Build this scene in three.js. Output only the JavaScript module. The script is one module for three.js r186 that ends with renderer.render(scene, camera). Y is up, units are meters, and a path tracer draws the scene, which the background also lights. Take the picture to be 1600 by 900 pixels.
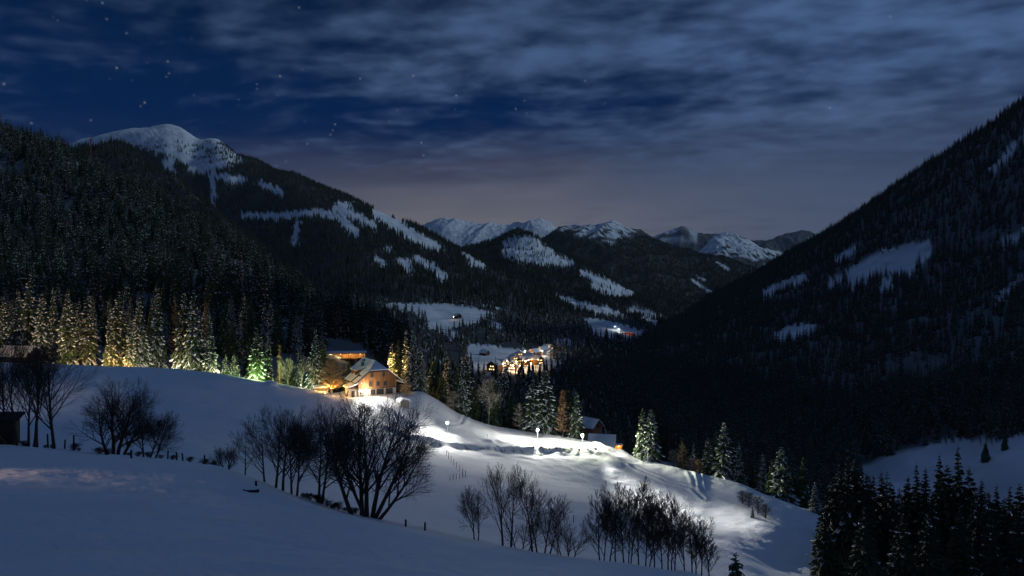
import * as THREE from 'three';
import { mergeGeometries as mergeRaw } from 'three/addons/utils/BufferGeometryUtils.js';
import { createNoise2D, createNoise3D } from 'simplex-noise';

// ---------------------------------------------------------------- camera, sky, moon, exposure
const V3 = THREE.Vector3, DEG = Math.PI / 180;
function rngOf(seed) { let s = seed | 0; return () => { s = (s + 0x6d2b79f5) | 0; let t = Math.imul(s ^ (s >>> 15), 1 | s); t = (t + Math.imul(t ^ (t >>> 7), 61 | t)) ^ t; return ((t ^ (t >>> 14)) >>> 0) / 4294967296; }; }
const n2 = createNoise2D(rngOf(11)), n2b = createNoise2D(rngOf(23)), n3 = createNoise3D(rngOf(5));
const F = 1100;                                            // focal length for a 1600 x 900 picture
const scene = new THREE.Scene();
const camera = new THREE.PerspectiveCamera(2 * Math.atan(450 / F) / DEG, 16 / 9, 0.3, 40000);
camera.position.set(0, 0, 0); camera.lookAt(0, 0, -1); scene.add(camera);
const renderer = new THREE.WebGLRenderer({ antialias: true });
renderer.setSize(1024, 576);
renderer.toneMapping = THREE.LinearToneMapping; renderer.toneMappingExposure = 1;
renderer.shadowMap.enabled = true;
const sstep = (a, b, x) => { const t = Math.min(1, Math.max(0, (x - a) / (b - a))); return t * t * (3 - 2 * t); };
const lerp = (a, b, t) => a + (b - a) * t;
const fbm = (x, y, o = 4, f = n2) => { let s = 0, a = 0.5; for (let i = 0; i < o; i++) { s += a * f(x, y); x = x * 2.03 + 7.1; y = y * 2.03 - 3.7; a *= 0.5; } return s; };

{ // night sky: deep blue, streaks of thin cloud, a dim glow over the valley mouth, stars
  const W = 4096, H = 2048, data = new Float32Array(W * H * 4);
  for (let r = 0; r < H; r++) {
    const el = ((r + 0.5) / H - 0.5) * Math.PI, y = Math.sin(el), ce = Math.cos(el), e = el / DEG;
    for (let c = 0; c < W; c++) {
      const o = (r * W + c) * 4; data[o + 3] = 1;
      if (e < -1) { data[o] = 0.018; data[o + 1] = 0.028; data[o + 2] = 0.054; continue; }
      const round = ((c + 0.5) / W - 0.5) * 2 * Math.PI, x = Math.cos(round) * ce, z = Math.sin(round) * ce;
      const az = Math.atan2(x, -z) / DEG;
      // clear air
      const up = sstep(-1, 24, e);
      let R = lerp(0.006, 0.0002, sstep(0, 12, e)), G = lerp(0.022, lerp(0.0125, 0.0090, sstep(14, 26, e)), sstep(0, 11, e)), B = lerp(0.068, lerp(0.061, 0.038, sstep(13, 26, e)), sstep(0, 11, e));
      // clouds on a high flat layer
      const k = 1 / (Math.max(0, y) + 0.10), px = x * k, pz = z * k;
      const wx = px + 0.05 * fbm(px * 1.3 + 9, pz * 1.3, 2, n2b), wz = pz + 0.05 * fbm(px * 1.3 - 4, pz * 1.3 + 8, 2, n2b);
      const ca = 0.985, sa = 0.174, sx = wx * ca + wz * sa, sz = -wx * sa + wz * ca;
      const big = fbm(sx * 0.5 + 3.1, sz * 0.7 + 1.7, 3), mid = fbm(sx * 1.8, sz * 2.7, 6, n2b), puff = fbm(sx * 5.0 + 8, sz * 7.0, 4);
      const hole = Math.exp(-(((az + 26) / 24) ** 2) - (((e - 9.5) / 6.2) ** 2)) + 0.42 * Math.exp(-(((az + 38) / 18) ** 2) - (((e - 20) / 9) ** 2)) + 0.34 * Math.exp(-(((az - 2) / 9) ** 2) - (((e - 15) / 1.6) ** 2));
      const tex = sstep(5, 15, e + 3 * sstep(10, -20, az)), cover = 0.74 + tex * (0.60 * big + 0.56 * mid + 0.30 * puff) - 0.95 * hole;
      let a = sstep(-0.12, 1.28, cover);
      a *= 0.97 * sstep(1.0, 7, e) * lerp(1, 0.75, sstep(40, 90, e));
      const lum = 1.0 + 0.40 * sstep(-12, 30, az) * sstep(9, 20, e) + tex * (0.32 * mid + 0.22 * puff + 0.20 * big);
      R = lerp(R, 0.040 * lum, a); G = lerp(G, 0.074 * lum, a); B = lerp(B, 0.156 * lum, a);
      // haze and far town glow low down
      const edge = 13.5 + 2.5 * sstep(0, 30, az), low = 1 - sstep(2.5, edge, e + 1.2 * fbm(az * 0.05, e * 0.35, 3)), warm = Math.exp(-(((az + 5) / 18) ** 2)), side = 0.66 + 0.36 * Math.exp(-(((az - 0) / 26) ** 2));
      const hl = low * side * lerp(0.30, 1, sstep(-30, -13, az));
      R = lerp(R, lerp(0.072, 0.142, warm), hl); G = lerp(G, lerp(0.092, 0.136, warm), hl); B = lerp(B, lerp(0.145, 0.152, warm), hl);
      const streak = sstep(0.12, 0.5, fbm(az * 0.10, e * 1.1 + 3, 3)) * sstep(1, 3.5, e) * (1 - sstep(5, 8, e)) * 0.30;
      R *= 1 - streak * 0.5; G *= 1 - streak * 0.45; B *= 1 - streak * 0.35;
      const air = 1 + 0.16 * (1 - sstep(0, 22, e)); data[o] = R * air; data[o + 1] = G * air; data[o + 2] = B * air;
    }
  }
  // stars where the air is clear
  const list = [[5, 132, 9], [50, 193, 8], [183, 106, 9], [172, 124, 4], [263, 97, 8], [264, 115, 7], [259, 120, 6], [226, 160, 9], [220, 165, 6], [142, 187, 7], [160, 4, 8], [91, 32, 5], [83, 26, 4], [167, 29, 7], [198, 51, 7], [467, 11, 8], [438, 119, 9], [401, 131, 6], [401, 139, 6], [434, 149, 5], [304, 148, 5], [372, 155, 5], [373, 165, 3], [562, 122, 8], [646, 118, 8], [644, 120, 6], [713, 150, 9], [524, 195, 8], [520, 204, 6], [516, 211, 7], [480, 224, 7], [659, 224, 9], [661, 242, 8], [608, 190, 5], [620, 172, 5], [446, 253, 6], [432, 259, 6], [529, 253, 3], [472, 108, 5], [478, 152, 4], [230, 97, 4], [207, 126, 4], [820, 157, 6], [806, 170, 8], [822, 177, 6], [914, 126, 7], [1391, 26, 7], [1296, 169, 8], [1320, 184, 4], [945, 162, 5], [912, 281, 5], [712, 171, 4], [476, 190, 4], [253, 65, 3], [135, 0, 5], [410, 227, 4], [350, 190, 3], [300, 60, 4], [580, 150, 4], [690, 205, 3]];
  const rs = rngOf(9), at = list.map(([x, y, m]) => [new V3((x - 800) / F, (450 - y) / F, -1).normalize(), m]);
  for (let i = 0; i < 500; i++) { const y = rs(), a = rs() * 6.2832, c = Math.sqrt(1 - y * y), v = new V3(c * Math.sin(a), y, -c * Math.cos(a)); if (v.z > -0.1 || Math.abs(v.x / v.z) > 0.74 || v.y / -v.z > 0.42) at.push([v, 3 + 6 * rs() ** 4]); }
  for (const [v, m] of at) {
    const fr = (Math.asin(v.y) / Math.PI + 0.5) * H - 0.5, fc = ((Math.atan2(v.z, v.x) / (2 * Math.PI) + 0.5) * W - 0.5 + W) % W, b = 0.0026 * m ** 2.1;
    for (const [dr, dc, k] of [[0, 0, 1]]) { const q = ((Math.min(H - 1, Math.round(fr + dr))) * W + Math.round(fc + dc) % W) * 4; data[q] += b * k * 0.9; data[q + 1] += b * k * 0.95; data[q + 2] += b * k; }
  }
  const sky = new THREE.DataTexture(data, W, H, THREE.RGBAFormat, THREE.FloatType);
  sky.mapping = THREE.EquirectangularReflectionMapping; sky.magFilter = THREE.LinearFilter; sky.needsUpdate = true;
  scene.background = sky; scene.environment = sky;
}
const moon = new THREE.DirectionalLight(new THREE.Color(0.70, 0.90, 1), 0.78);
{ const az = 82 * DEG, el = 24 * DEG; moon.position.set(Math.sin(az) * Math.cos(el), Math.sin(el), -Math.cos(az) * Math.cos(el)).multiplyScalar(9000); }
scene.fog = new THREE.FogExp2(new THREE.Color(0.78, 0.87, 1), 0.000013);   // thin frosty air
moon.castShadow = true; moon.shadow.radius = 2;
Object.assign(moon.shadow.camera, { left: -6000, right: 6000, top: 6000, bottom: -6000, near: 1, far: 24000 });
scene.add(moon);

// ---------------------------------------------------------------- helpers
const used = new Map();
function numbered(n) { const k = used.get(n) || 0; used.set(n, k + 1); return k ? n + '_' + String(k).padStart(3, '0') : n; }
function mesh(name, geo, mat, parent) { const m = new THREE.Mesh(geo, mat); m.name = parent ? name : numbered(name); m.castShadow = m.receiveShadow = true; (parent || scene).add(m); return m; }
function tag(o, label, category, group, kind) { if (label) o.userData.label = label; if (category) o.userData.category = category; if (group) o.userData.group = group; if (kind) o.userData.kind = kind; return o; }
function thing(name, pos, turn = 0) { const g = new THREE.Group(); g.name = numbered(name); g.position.copy(pos); g.rotation.y = turn; scene.add(g); return g; }
const std = (c, rough = 0.9, extra = {}) => new THREE.MeshStandardMaterial({ color: Array.isArray(c) ? new THREE.Color().setRGB(...c) : c, roughness: rough, ...extra });
const glow = (c, k) => new THREE.MeshStandardMaterial({ color: new THREE.Color(0.8, 0.8, 0.8), emissive: new THREE.Color().setRGB(...c), emissiveIntensity: k, roughness: 0.5 });
const box = (w, h, d, x = 0, y = 0, z = 0) => new THREE.BoxGeometry(w, h, d).translate(x, y, z);
function lamp(parent, pos, color, cd, radius = 8) { const l = new THREE.PointLight(new THREE.Color().setRGB(...color), cd, 0, 2); l.position.copy(pos); l.castShadow = true; l.shadow.radius = radius; parent.add(l); return l; }

function pchip(xs, ys) {                                    // monotone cubic through the points, held flat outside
  const n = xs.length, d = [], m = new Array(n);
  for (let i = 0; i < n - 1; i++) d.push((ys[i + 1] - ys[i]) / (xs[i + 1] - xs[i]));
  m[0] = d[0]; m[n - 1] = d[n - 2];
  for (let i = 1; i < n - 1; i++) m[i] = d[i - 1] * d[i] <= 0 ? 0 : 2 * d[i - 1] * d[i] / (d[i - 1] + d[i]);
  return (x) => {
    if (x <= xs[0]) return ys[0]; if (x >= xs[n - 1]) return ys[n - 1];
    let i = 0; while (x > xs[i + 1]) i++;
    const h = xs[i + 1] - xs[i], t = (x - xs[i]) / h, t2 = t * t, t3 = t2 * t;
    return ys[i] * (2 * t3 - 3 * t2 + 1) + m[i] * h * (t3 - 2 * t2 + t) + ys[i + 1] * (3 * t2 - 2 * t3) + m[i + 1] * h * (t3 - t2);
  };
}
// a survey line: bearing (as picture column), sight row, distance -> distance and height along the bearing
function line(rows, lift = 0) {
  const xs = rows.map((r) => r[0]);
  return { D: pchip(xs, rows.map((r) => r[2])), Y: pchip(xs, rows.map((r) => (450 - r[1]) / F * r[2] + lift)) };
}
const rowOf = (p) => 450 - p.y / -p.z * F, colOf = (p) => 800 + p.x / -p.z * F;
function mergeGeometries(list) {                            // parts of one mesh, whatever they were made of
  const all = list.map((g) => (g.index ? g.toNonIndexed() : g.clone())), keep = ['position', 'normal', 'uv', 'color'].filter((a) => all.every((g) => g.getAttribute(a)));
  for (const g of all) for (const a of Object.keys(g.attributes)) if (!keep.includes(a)) g.deleteAttribute(a);
  return mergeRaw(all);
}

// ---------------------------------------------------------------- materials
function noiseTexture(size, f, seed, lo = 0, hi = 1, oct = 5) {  // tileable value field
  const d = new Uint8Array(size * size * 4), nn = createNoise3D(rngOf(seed));
  for (let j = 0; j < size; j++) for (let i = 0; i < size; i++) {
    const u = i / size * 2 * Math.PI, v = j / size * 2 * Math.PI; let s = 0, a = 0.5, q = f;
    for (let k = 0; k < oct; k++) { s += a * nn(Math.cos(u) * q + 5 * k, Math.sin(u) * q + Math.cos(v) * q, Math.sin(v) * q - k); q *= 2; a *= 0.55; }
    const g = 255 * Math.min(1, Math.max(0, lerp(lo, hi, s * 0.6 + 0.5))), o = (j * size + i) * 4; d[o] = d[o + 1] = d[o + 2] = g; d[o + 3] = 255;
  }
  const t = new THREE.DataTexture(d, size, size); t.wrapS = t.wrapT = THREE.RepeatWrapping; t.magFilter = THREE.LinearFilter; t.needsUpdate = true; return t;
}
const snowBump = noiseTexture(512, 1.6, 31); snowBump.repeat.set(1 / 7, 1 / 7);
const M = {
  snowField: std([1, 1, 1], 0.85, { vertexColors: true, bumpMap: snowBump, bumpScale: 0.08 }),
  hill: std([1, 1, 1], 1, { vertexColors: true }),
  snow: std([0.82, 0.84, 0.87], 0.85),
  needles: std([0.048, 0.072, 0.028], 0.9, { side: THREE.DoubleSide }),
  brownNeedles: std([0.085, 0.05, 0.022], 0.95, { side: THREE.DoubleSide }),
  dusted: std([1, 1, 1], 0.9, { vertexColors: true, side: THREE.DoubleSide }),
  treeSnow: std([0.78, 0.80, 0.82], 0.85, { side: THREE.DoubleSide }),
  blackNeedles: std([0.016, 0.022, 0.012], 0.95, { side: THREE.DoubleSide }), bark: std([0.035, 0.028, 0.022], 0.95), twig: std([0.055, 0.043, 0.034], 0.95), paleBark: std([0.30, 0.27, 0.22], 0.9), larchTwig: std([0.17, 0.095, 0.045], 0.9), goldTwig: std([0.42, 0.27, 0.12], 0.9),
  darkWood: std([0.045, 0.032, 0.024], 0.9), metal: std([0.25, 0.26, 0.27], 0.5, { metalness: 0.6 }), redSteel: std([0.32, 0.05, 0.03], 0.6),
  plaster: std([0.62, 0.57, 0.50], 0.9), stone: std([0.22, 0.20, 0.18], 0.95), roofTile: std([0.05, 0.042, 0.04], 0.85), redTile: std([0.30, 0.09, 0.05], 0.85),
  glass: std([0.012, 0.013, 0.016], 0.35), frame: std([0.06, 0.038, 0.024], 0.7), white: std([0.75, 0.73, 0.69], 0.8),
};
{ // vertical weathered planks
  const c = document.createElement('canvas'); c.width = 512; c.height = 512; const g = c.getContext('2d'), r = rngOf(4);
  g.fillStyle = '#8a5a30'; g.fillRect(0, 0, 512, 512);
  for (let i = 0; i < 16; i++) {
    const v = 0.75 + 0.4 * r(); g.fillStyle = `rgb(${146 * v | 0},${98 * v | 0},${54 * v | 0})`; g.fillRect(i * 32 + 1, 0, 30, 512);
    for (let k = 0; k < 26; k++) { g.fillStyle = `rgba(${r() < 0.5 ? '50,30,15' : '190,140,90'},${0.05 + r() * 0.12})`; g.fillRect(i * 32 + 1 + r() * 29, r() * 400, 1 + r() * 2, 60 + r() * 300); }
    g.fillStyle = 'rgba(30,18,10,.85)'; g.fillRect(i * 32, 0, 2, 512);
  }
  const t = new THREE.CanvasTexture(c); t.colorSpace = THREE.SRGBColorSpace; t.wrapS = t.wrapT = THREE.RepeatWrapping; t.repeat.set(1 / 3.2, 1 / 3.2);
  M.wood = new THREE.MeshStandardMaterial({ map: t, roughness: 0.8, bumpMap: t, bumpScale: 0.01 });
}

// ---------------------------------------------------------------- near ground: meadow at our feet, hollow, spur with the chalet
const G = [
  line([[-900, 853, 6], [2500, 853, 6]], -0.7),
  line([[-900, 872, 10], [0, 878, 10], [300, 886, 10], [800, 918, 10], [1090, 940, 10], [1600, 1005, 10], [2500, 1040, 10]]),
  line([[-900, 735, 28], [0, 741, 28], [300, 765, 28], [570, 824, 28], [850, 883, 28], [1000, 905, 27], [1090, 917, 27], [1600, 1004, 25], [2500, 1080, 24]]),
  line([[-900, 660, 72], [-200, 690, 71], [0, 696, 70], [130, 705, 68], [300, 722, 64], [345, 730, 62], [400, 752, 60], [470, 780, 57], [560, 808, 55], [700, 840, 52], [850, 868, 49], [1000, 888, 46], [1090, 900, 44], [1300, 950, 40], [1600, 1000, 36], [2500, 1100, 34]]),
  line([[-900, 690, 97], [0, 700, 92], [130, 709, 92], [300, 727, 90], [345, 731, 88], [400, 742, 88], [470, 762, 88], [560, 790, 88], [700, 822, 88], [850, 852, 90], [1000, 880, 92], [1090, 892, 95], [1280, 935, 100], [1600, 985, 100], [2500, 1000, 100]]),
  line([[-900, 640, 135], [0, 640, 135], [200, 645, 135], [400, 680, 135], [600, 735, 135], [800, 770, 135], [1000, 805, 135], [1200, 850, 132], [1300, 882, 128], [1400, 920, 128], [1600, 965, 128], [2500, 980, 128]]),
  line([[-900, 592, 158], [0, 600, 158], [200, 606, 160], [400, 636, 168], [600, 668, 178], [700, 700, 182], [800, 722, 182], [900, 750, 175], [1000, 778, 170], [1100, 799, 160], [1200, 818, 145], [1300, 850, 140], [1400, 895, 138], [1600, 940, 138], [2500, 950, 138]]),
  line([[-900, 556, 185], [-200, 560, 185], [0, 566, 182], [140, 572, 180], [250, 576, 182], [330, 583, 186], [420, 598, 192], [500, 612, 198], [560, 619, 203], [620, 621, 206], [650, 613, 215], [685, 627, 222], [720, 649, 223], [790, 670, 222], [900, 687, 214], [960, 702, 205], [1000, 718, 198], [1080, 738, 185], [1150, 755, 175], [1200, 775, 167], [1270, 800, 157], [1330, 830, 150], [1400, 870, 147], [1600, 915, 146], [2500, 930, 146]]),
  line([[-900, 570, 205], [140, 584, 200], [330, 593, 206], [420, 606, 212], [500, 618, 218], [560, 621, 222], [620, 623, 226], [650, 616, 232], [685, 633, 238], [720, 659, 240], [790, 684, 238], [900, 703, 230], [1000, 737, 212], [1150, 778, 189], [1270, 825, 170], [1400, 890, 160], [2500, 950, 160]]),
  line([[-900, 570, 245], [140, 585, 240], [420, 612, 252], [560, 640, 262], [620, 660, 266], [685, 690, 278], [790, 745, 272], [900, 775, 262], [1000, 820, 245], [1150, 870, 225], [1270, 900, 210], [1400, 950, 200], [2500, 1000, 200]]),
  line([[-900, 640, 420], [560, 660, 420], [800, 690, 420], [1100, 720, 420], [2500, 740, 400]]),
];
const clampN = (x, a, b) => Math.min(b, Math.max(a, x));
function groundRaw(x, z) {
  const d = Math.max(-z, 6), px = clampN(800 + F * x / d, -900, 2500), D = [], Y = [];
  for (const l of G) { D.push(l.D(px)); Y.push(l.Y(px)); }
  let y = pchip(D, Y)(d);
  if (z > -6) y += (z + 6) * 0.2 * sstep(-6, 10, z);
  return y + 0.16 * fbm(x / 14, z / 14, 2) * sstep(8, 20, d) + 0.5 * fbm(x / 60, z / 60, 2) * sstep(20, 60, d) * (1 - sstep(150, 175, d));
}
function pickOn(fn, px, py, d0 = 5, d1 = 260, step = 0.25) {        // where the sight line meets the ground
  for (let d = d0; d < d1; d += step) { const x = (px - 800) / F * d, y = (450 - py) / F * d; if (fn(x, -d) >= y) return new V3(x, fn(x, -d), -d); }
  const x = (px - 800) / F * d1; return new V3(x, fn(x, -d1), -d1);
}
const houseAt = (() => { const d = 205, p = new V3((590 - 800) / F * d, 0, -d); p.y = (450 - 618.5) / F * d; return p; })();
const HT = 29 * DEG, padC = new V3(houseAt.x - Math.sin(HT) * 6, houseAt.y, houseAt.z - Math.cos(HT) * 6);
const smallAt = (() => { const d = 236; return new V3((941 - 800) / F * d, (450 - 703) / F * d, -d); })();
function poly(pts, extra = {}) { const P = pts.map(([a, b]) => pickOn(groundRaw, a, b, 60)); return { P, ...extra }; }
const road = poly([[600, 652], [640, 677], [700, 688], [760, 695], [840, 697], [930, 699], [985, 716]]);
const lane = poly([[600, 633], [640, 655], [665, 672]]);
function near(path, x, z) {                                 // signed distance (positive downhill, towards us), height of the path there
  let best = 1e9, y = 0, side = 1, tt = 0;
  for (let i = 0; i < path.P.length - 1; i++) {
    const a = path.P[i], b = path.P[i + 1], ux = b.x - a.x, uz = b.z - a.z, L = ux * ux + uz * uz, t = clampN(((x - a.x) * ux + (z - a.z) * uz) / L, 0, 1);
    const dx = x - a.x - t * ux, dz = z - a.z - t * uz, q = Math.hypot(dx, dz);
    if (q < best) { best = q; y = lerp(a.y, b.y, t); side = dz * ux - dx * uz > 0 ? 1 : -1; tt = (i + t) / (path.P.length - 1); }
  }
  return [best * side, y, tt];
}
const tracks = [poly([[1078, 738], [1085, 752], [1087, 766]]), poly([[1086, 736], [1093, 752], [1096, 766]]), poly([[985, 727], [1040, 752], [1080, 762], [1099, 780]]), poly([[688, 668], [720, 662], [746, 652], [742, 645]])];
function ground(x, z) {
  let y = groundRaw(x, z);
  const d = -z;
  if (d > 120 && d < 260) {
    const hp = Math.hypot(x - padC.x, z - padC.z); y = lerp(padC.y + 0.02, y, sstep(9.5, 15, hp));
    const sp = Math.hypot(x - smallAt.x, z - smallAt.z); y = lerp(smallAt.y, y, sstep(6, 12, sp));
    for (const p of [road]) {
      const [s, ry, t] = near(p, x, z), w = 1 - sstep(2.2, 4.2, Math.abs(s)), wig = 0.35 + 0.9 * sstep(-0.5, 0.6, n2b(x / 7, z / 7)) + 0.4 * n2(x / 2.6, z / 2.6), ends = sstep(0.0, 0.1, t) * (1 - sstep(0.93, 1, t));
      y = lerp(y, ry, w * ends);
      y += ends * (0.55 * wig * Math.exp(-(((s - 3.3) / 0.75) ** 2)) + 0.6 * wig * Math.exp(-(((s + 3.6) / 0.9) ** 2)));
      if (s > 3.3) y -= ends * (0.12 + 0.5 * sstep(-0.3, 0.5, n2(x / 9, z / 9))) * sstep(3.3, 5.2, s) * (1 - sstep(6, 15, s));
    }
    { const [s, ry, t] = near(lane, x, z); y += 0.9 * Math.exp(-(((s - 2) / 0.7) ** 2)) * (0.6 + 0.5 * n2(x / 2.2, z / 2.2)); y = lerp(y, ry, (1 - sstep(1.2, 2.2, Math.abs(s))) * 0.7); }
    for (const p of tracks) { const [s, , t] = near(p, x, z); const a = Math.abs(s); if (a < 4) y += 0.32 * Math.exp(-(((a - 0.75) / 0.4) ** 2)) - 0.18 * Math.exp(-((a / 0.5) ** 2)); }
    y += 0.18 * fbm(x / 6, z / 6, 3, n2b) * sstep(640, 800, colOf({ x, z, y: 0 }));
  }
  if (d < 75) y += 0.11 * fbm(x / 4.5 + 40, z / 1.5, 4, n2b) * sstep(4, 12, d) + 0.35 * fbm(x / 9, z / 9, 3) * sstep(50, 62, d);
  return y;
}
{
  const az = [], rr = [];
  for (let a = -180; a < -42; a += 3) az.push(a);
  for (let i = 0; i <= 560; i++) az.push(-42 + 84 * i / 560);
  for (let a = 45; a <= 180; a += 3) az.push(a);
  for (let r = 0.5; r < 9; r *= 1.35) rr.push(r);
  for (let i = 0; i < 60; i++) rr.push(9 * Math.pow(62 / 9, i / 60));
  for (let r = 62; r < 150; r += 1.5) rr.push(r);
  for (let r = 150; r < 250; r += 0.62) rr.push(r);
  for (let r = 250; r <= 420; r += 10) rr.push(r);
  const nc = az.length, nr = rr.length, pos = new Float32Array(nc * nr * 3), uv = new Float32Array(nc * nr * 2), col = new Float32Array(nc * nr * 3), idx = [];
  for (let i = 0; i < nc; i++) for (let j = 0; j < nr; j++) {
    const a = az[i] * DEG, r = rr[j], x = r * Math.sin(a), z = -r * Math.cos(a), o = i * nr + j;
    pos.set([x, ground(x, z), z], o * 3); uv.set([x, z], o * 2);
    const [s] = -z > 120 ? near(road, x, z) : [99]; let g = 0.89;
    if (s > 4.0 && s < 5.0 && n2(x / 2.4, z / 2.4) > 0.3) g = 0.30;                     // scrub and earth showing on the cut below the road
    else if (Math.abs(s) < 1.6) g = 0.80;
    g *= 1 + 0.03 * n2b(x / 5, z / 5); col.set([g, g * 1.01, g * 1.03], o * 3);
    if (i < nc - 1 && j < nr - 1) idx.push(o, o + nr, o + 1, o + 1, o + nr, o + nr + 1);
  }
  const g = new THREE.BufferGeometry(); g.setAttribute('position', new THREE.BufferAttribute(pos, 3)); g.setAttribute('uv', new THREE.BufferAttribute(uv, 2)); g.setAttribute('color', new THREE.BufferAttribute(col, 3));
  g.setIndex(idx); g.computeVertexNormals();
  tag(mesh('snow_ground', g, M.snowField), 'snow covered meadow sloping from the foreground to the lamplit spur', '', '', 'structure');
}

// ---------------------------------------------------------------- hills and mountains
const inPoly = (P, x, y) => { let c = false; for (let i = 0, j = P.length - 1; i < P.length; j = i++) if ((P[i][1] > y) !== (P[j][1] > y) && x < (P[j][0] - P[i][0]) * (y - P[i][1]) / (P[j][1] - P[i][1]) + P[i][0]) c = !c; return c; };
const nearLine = (S, x, y) => { let b = 1e9; for (let i = 0; i < S.length - 1; i++) { const [ax, ay] = S[i], [bx, by] = S[i + 1], ux = bx - ax, uy = by - ay, t = clampN(((x - ax) * ux + (y - ay) * uy) / (ux * ux + uy * uy), 0, 1); b = Math.min(b, Math.hypot(x - ax - t * ux, y - ay - t * uy)); } return b; };
// clearings: true where the ground is open snow; bearings and sight rows, ragged edges
function clearing(polys, strokes, rag = 4, fine = 9, reach = 0) {
  const one = (px, py) => {
    const jx = rag * (n2(px / fine, py / fine) + 0.6 * n2(px / 3.1, py / 3.1)), jy = 0.6 * rag * (n2b(px / fine, py / fine) + 0.6 * n2b(px / 3.1, py / 3.1)), x = px + jx, y = py + jy;
    for (const p of polys) if (inPoly(p, x, y)) return true;
    for (const [w, ...s] of strokes) if (nearLine(s, x, y) < w) return true;
    return false;
  };
  return (px, py) => one(px, py) || (reach > 0 && (one(px, py - reach * 0.5) || one(px, py - reach)));
}
class Hill {
  constructor(name, label, lines, { x0, x1, dx, rows, rough = 0, scale = 150, open = () => false, bare, ridged = 0, floor = 0.05, snowTone = [0.78, 0.80, 0.84] }) {
    Object.assign(this, { lines, x0, x1, rough, scale, open, ridged });
    const xs = []; for (let x = x0; x <= x1 + 1e-6; x += (x < -60 || x > 1660) ? dx * 6 : dx) xs.push(x);
    const nr = (lines.length - 1) * rows + 1, pos = new Float32Array(xs.length * nr * 3), col = new Float32Array(xs.length * nr * 3), idx = [];
    xs.forEach((px, i) => {
      const c = this.column(px);
      for (let j = 0; j < nr; j++) {
        const p = this.point(px, j / rows, c), o = i * nr + j, py = rowOf(p); pos.set([p.x, p.y, p.z], o * 3);
        const s = bare ? bare(px, py, p, j / rows) : open(px, py) ? 1 : 0, v = 0.9 + 0.2 * n2(p.x / 60, p.z / 60), f = floor * (0.7 + 0.6 * (0.5 + 0.5 * n2b(p.x / 40, p.z / 40)));
        col.set([lerp(f, snowTone[0] * v, s), lerp(f * 1.05, snowTone[1] * v, s), lerp(f * 1.1, snowTone[2] * v, s)], o * 3);
        if (i < xs.length - 1 && j < nr - 1) idx.push(o, o + nr, o + 1, o + 1, o + nr, o + nr + 1);
      }
    });
    const g = new THREE.BufferGeometry(); g.setAttribute('position', new THREE.BufferAttribute(pos, 3)); g.setAttribute('color', new THREE.BufferAttribute(col, 3)); g.setIndex(idx); g.computeVertexNormals();
    this.mesh = tag(mesh(name, g, M.hill), label, '', '', 'structure');
  }
  column(px) { const D = this.lines.map((l) => l.D(px)), Y = this.lines.map((l) => l.Y(px)), T = D.map((_, i) => i); return { D: pchip(T, D), Y: pchip(T, Y) }; }
  point(px, t, c = this.column(px)) {
    const d = c.D(t), x = (px - 800) / F * d, z = -d, s = this.scale;
    if (this.ridged) { let s1 = 0, a = 1, f = 1 / s; for (let i = 0; i < 4; i++) { const q = 1 - Math.abs(n2(x * f + 0.35 * z * f, z * f * 0.8 + 9 * i)); s1 += a * (q * q - 0.55); a *= 0.5; f *= 2.1; } return new V3(x, c.Y(t) + this.ridged * s1 * Math.min(1, t * 1.2), z); }
    return new V3(x, c.Y(t) + this.rough * (fbm(x / s, z / s, 5) + 0.5 * Math.abs(n2b(x / s * 0.6, z / s * 0.6))) * Math.min(1, t * 1.5), z);
  }
  // spots spread evenly over the slope between two lines of the survey
  spots(n, t0, t1, seed, x0 = this.x0, x1 = this.x1) {
    const r = rngOf(seed), out = []; let most = 0; const cols = new Map(), get = (px) => { const k = Math.round(px / 4) * 4; if (!cols.has(k)) cols.set(k, this.column(k)); return cols.get(k); };
    const w = (px, t) => { const c = get(px); return Math.abs(c.D(t)) * Math.abs(c.D(t + 0.05) - c.D(t - 0.05)); };
    for (let i = 0; i < 600; i++) most = Math.max(most, w(lerp(x0, x1, r()), lerp(t0, t1, r())));
    for (let i = 0; i < n * 30 && out.length < n; i++) { const px = lerp(x0, x1, r()), t = lerp(t0, t1, r()); if (r() * most < w(px, t)) out.push(this.point(px, t, this.column(px))); }
    return out;
  }
}
const peaks = (limit, rocky) => (px, py, p, t) => { const k = py - limit(px) + 14 * fbm(p.x / 260, p.z / 260, 4) + rocky * Math.max(0, n2b(p.x / 120, p.z / 90)); return 1 - sstep(-5, 5, k); };

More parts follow.
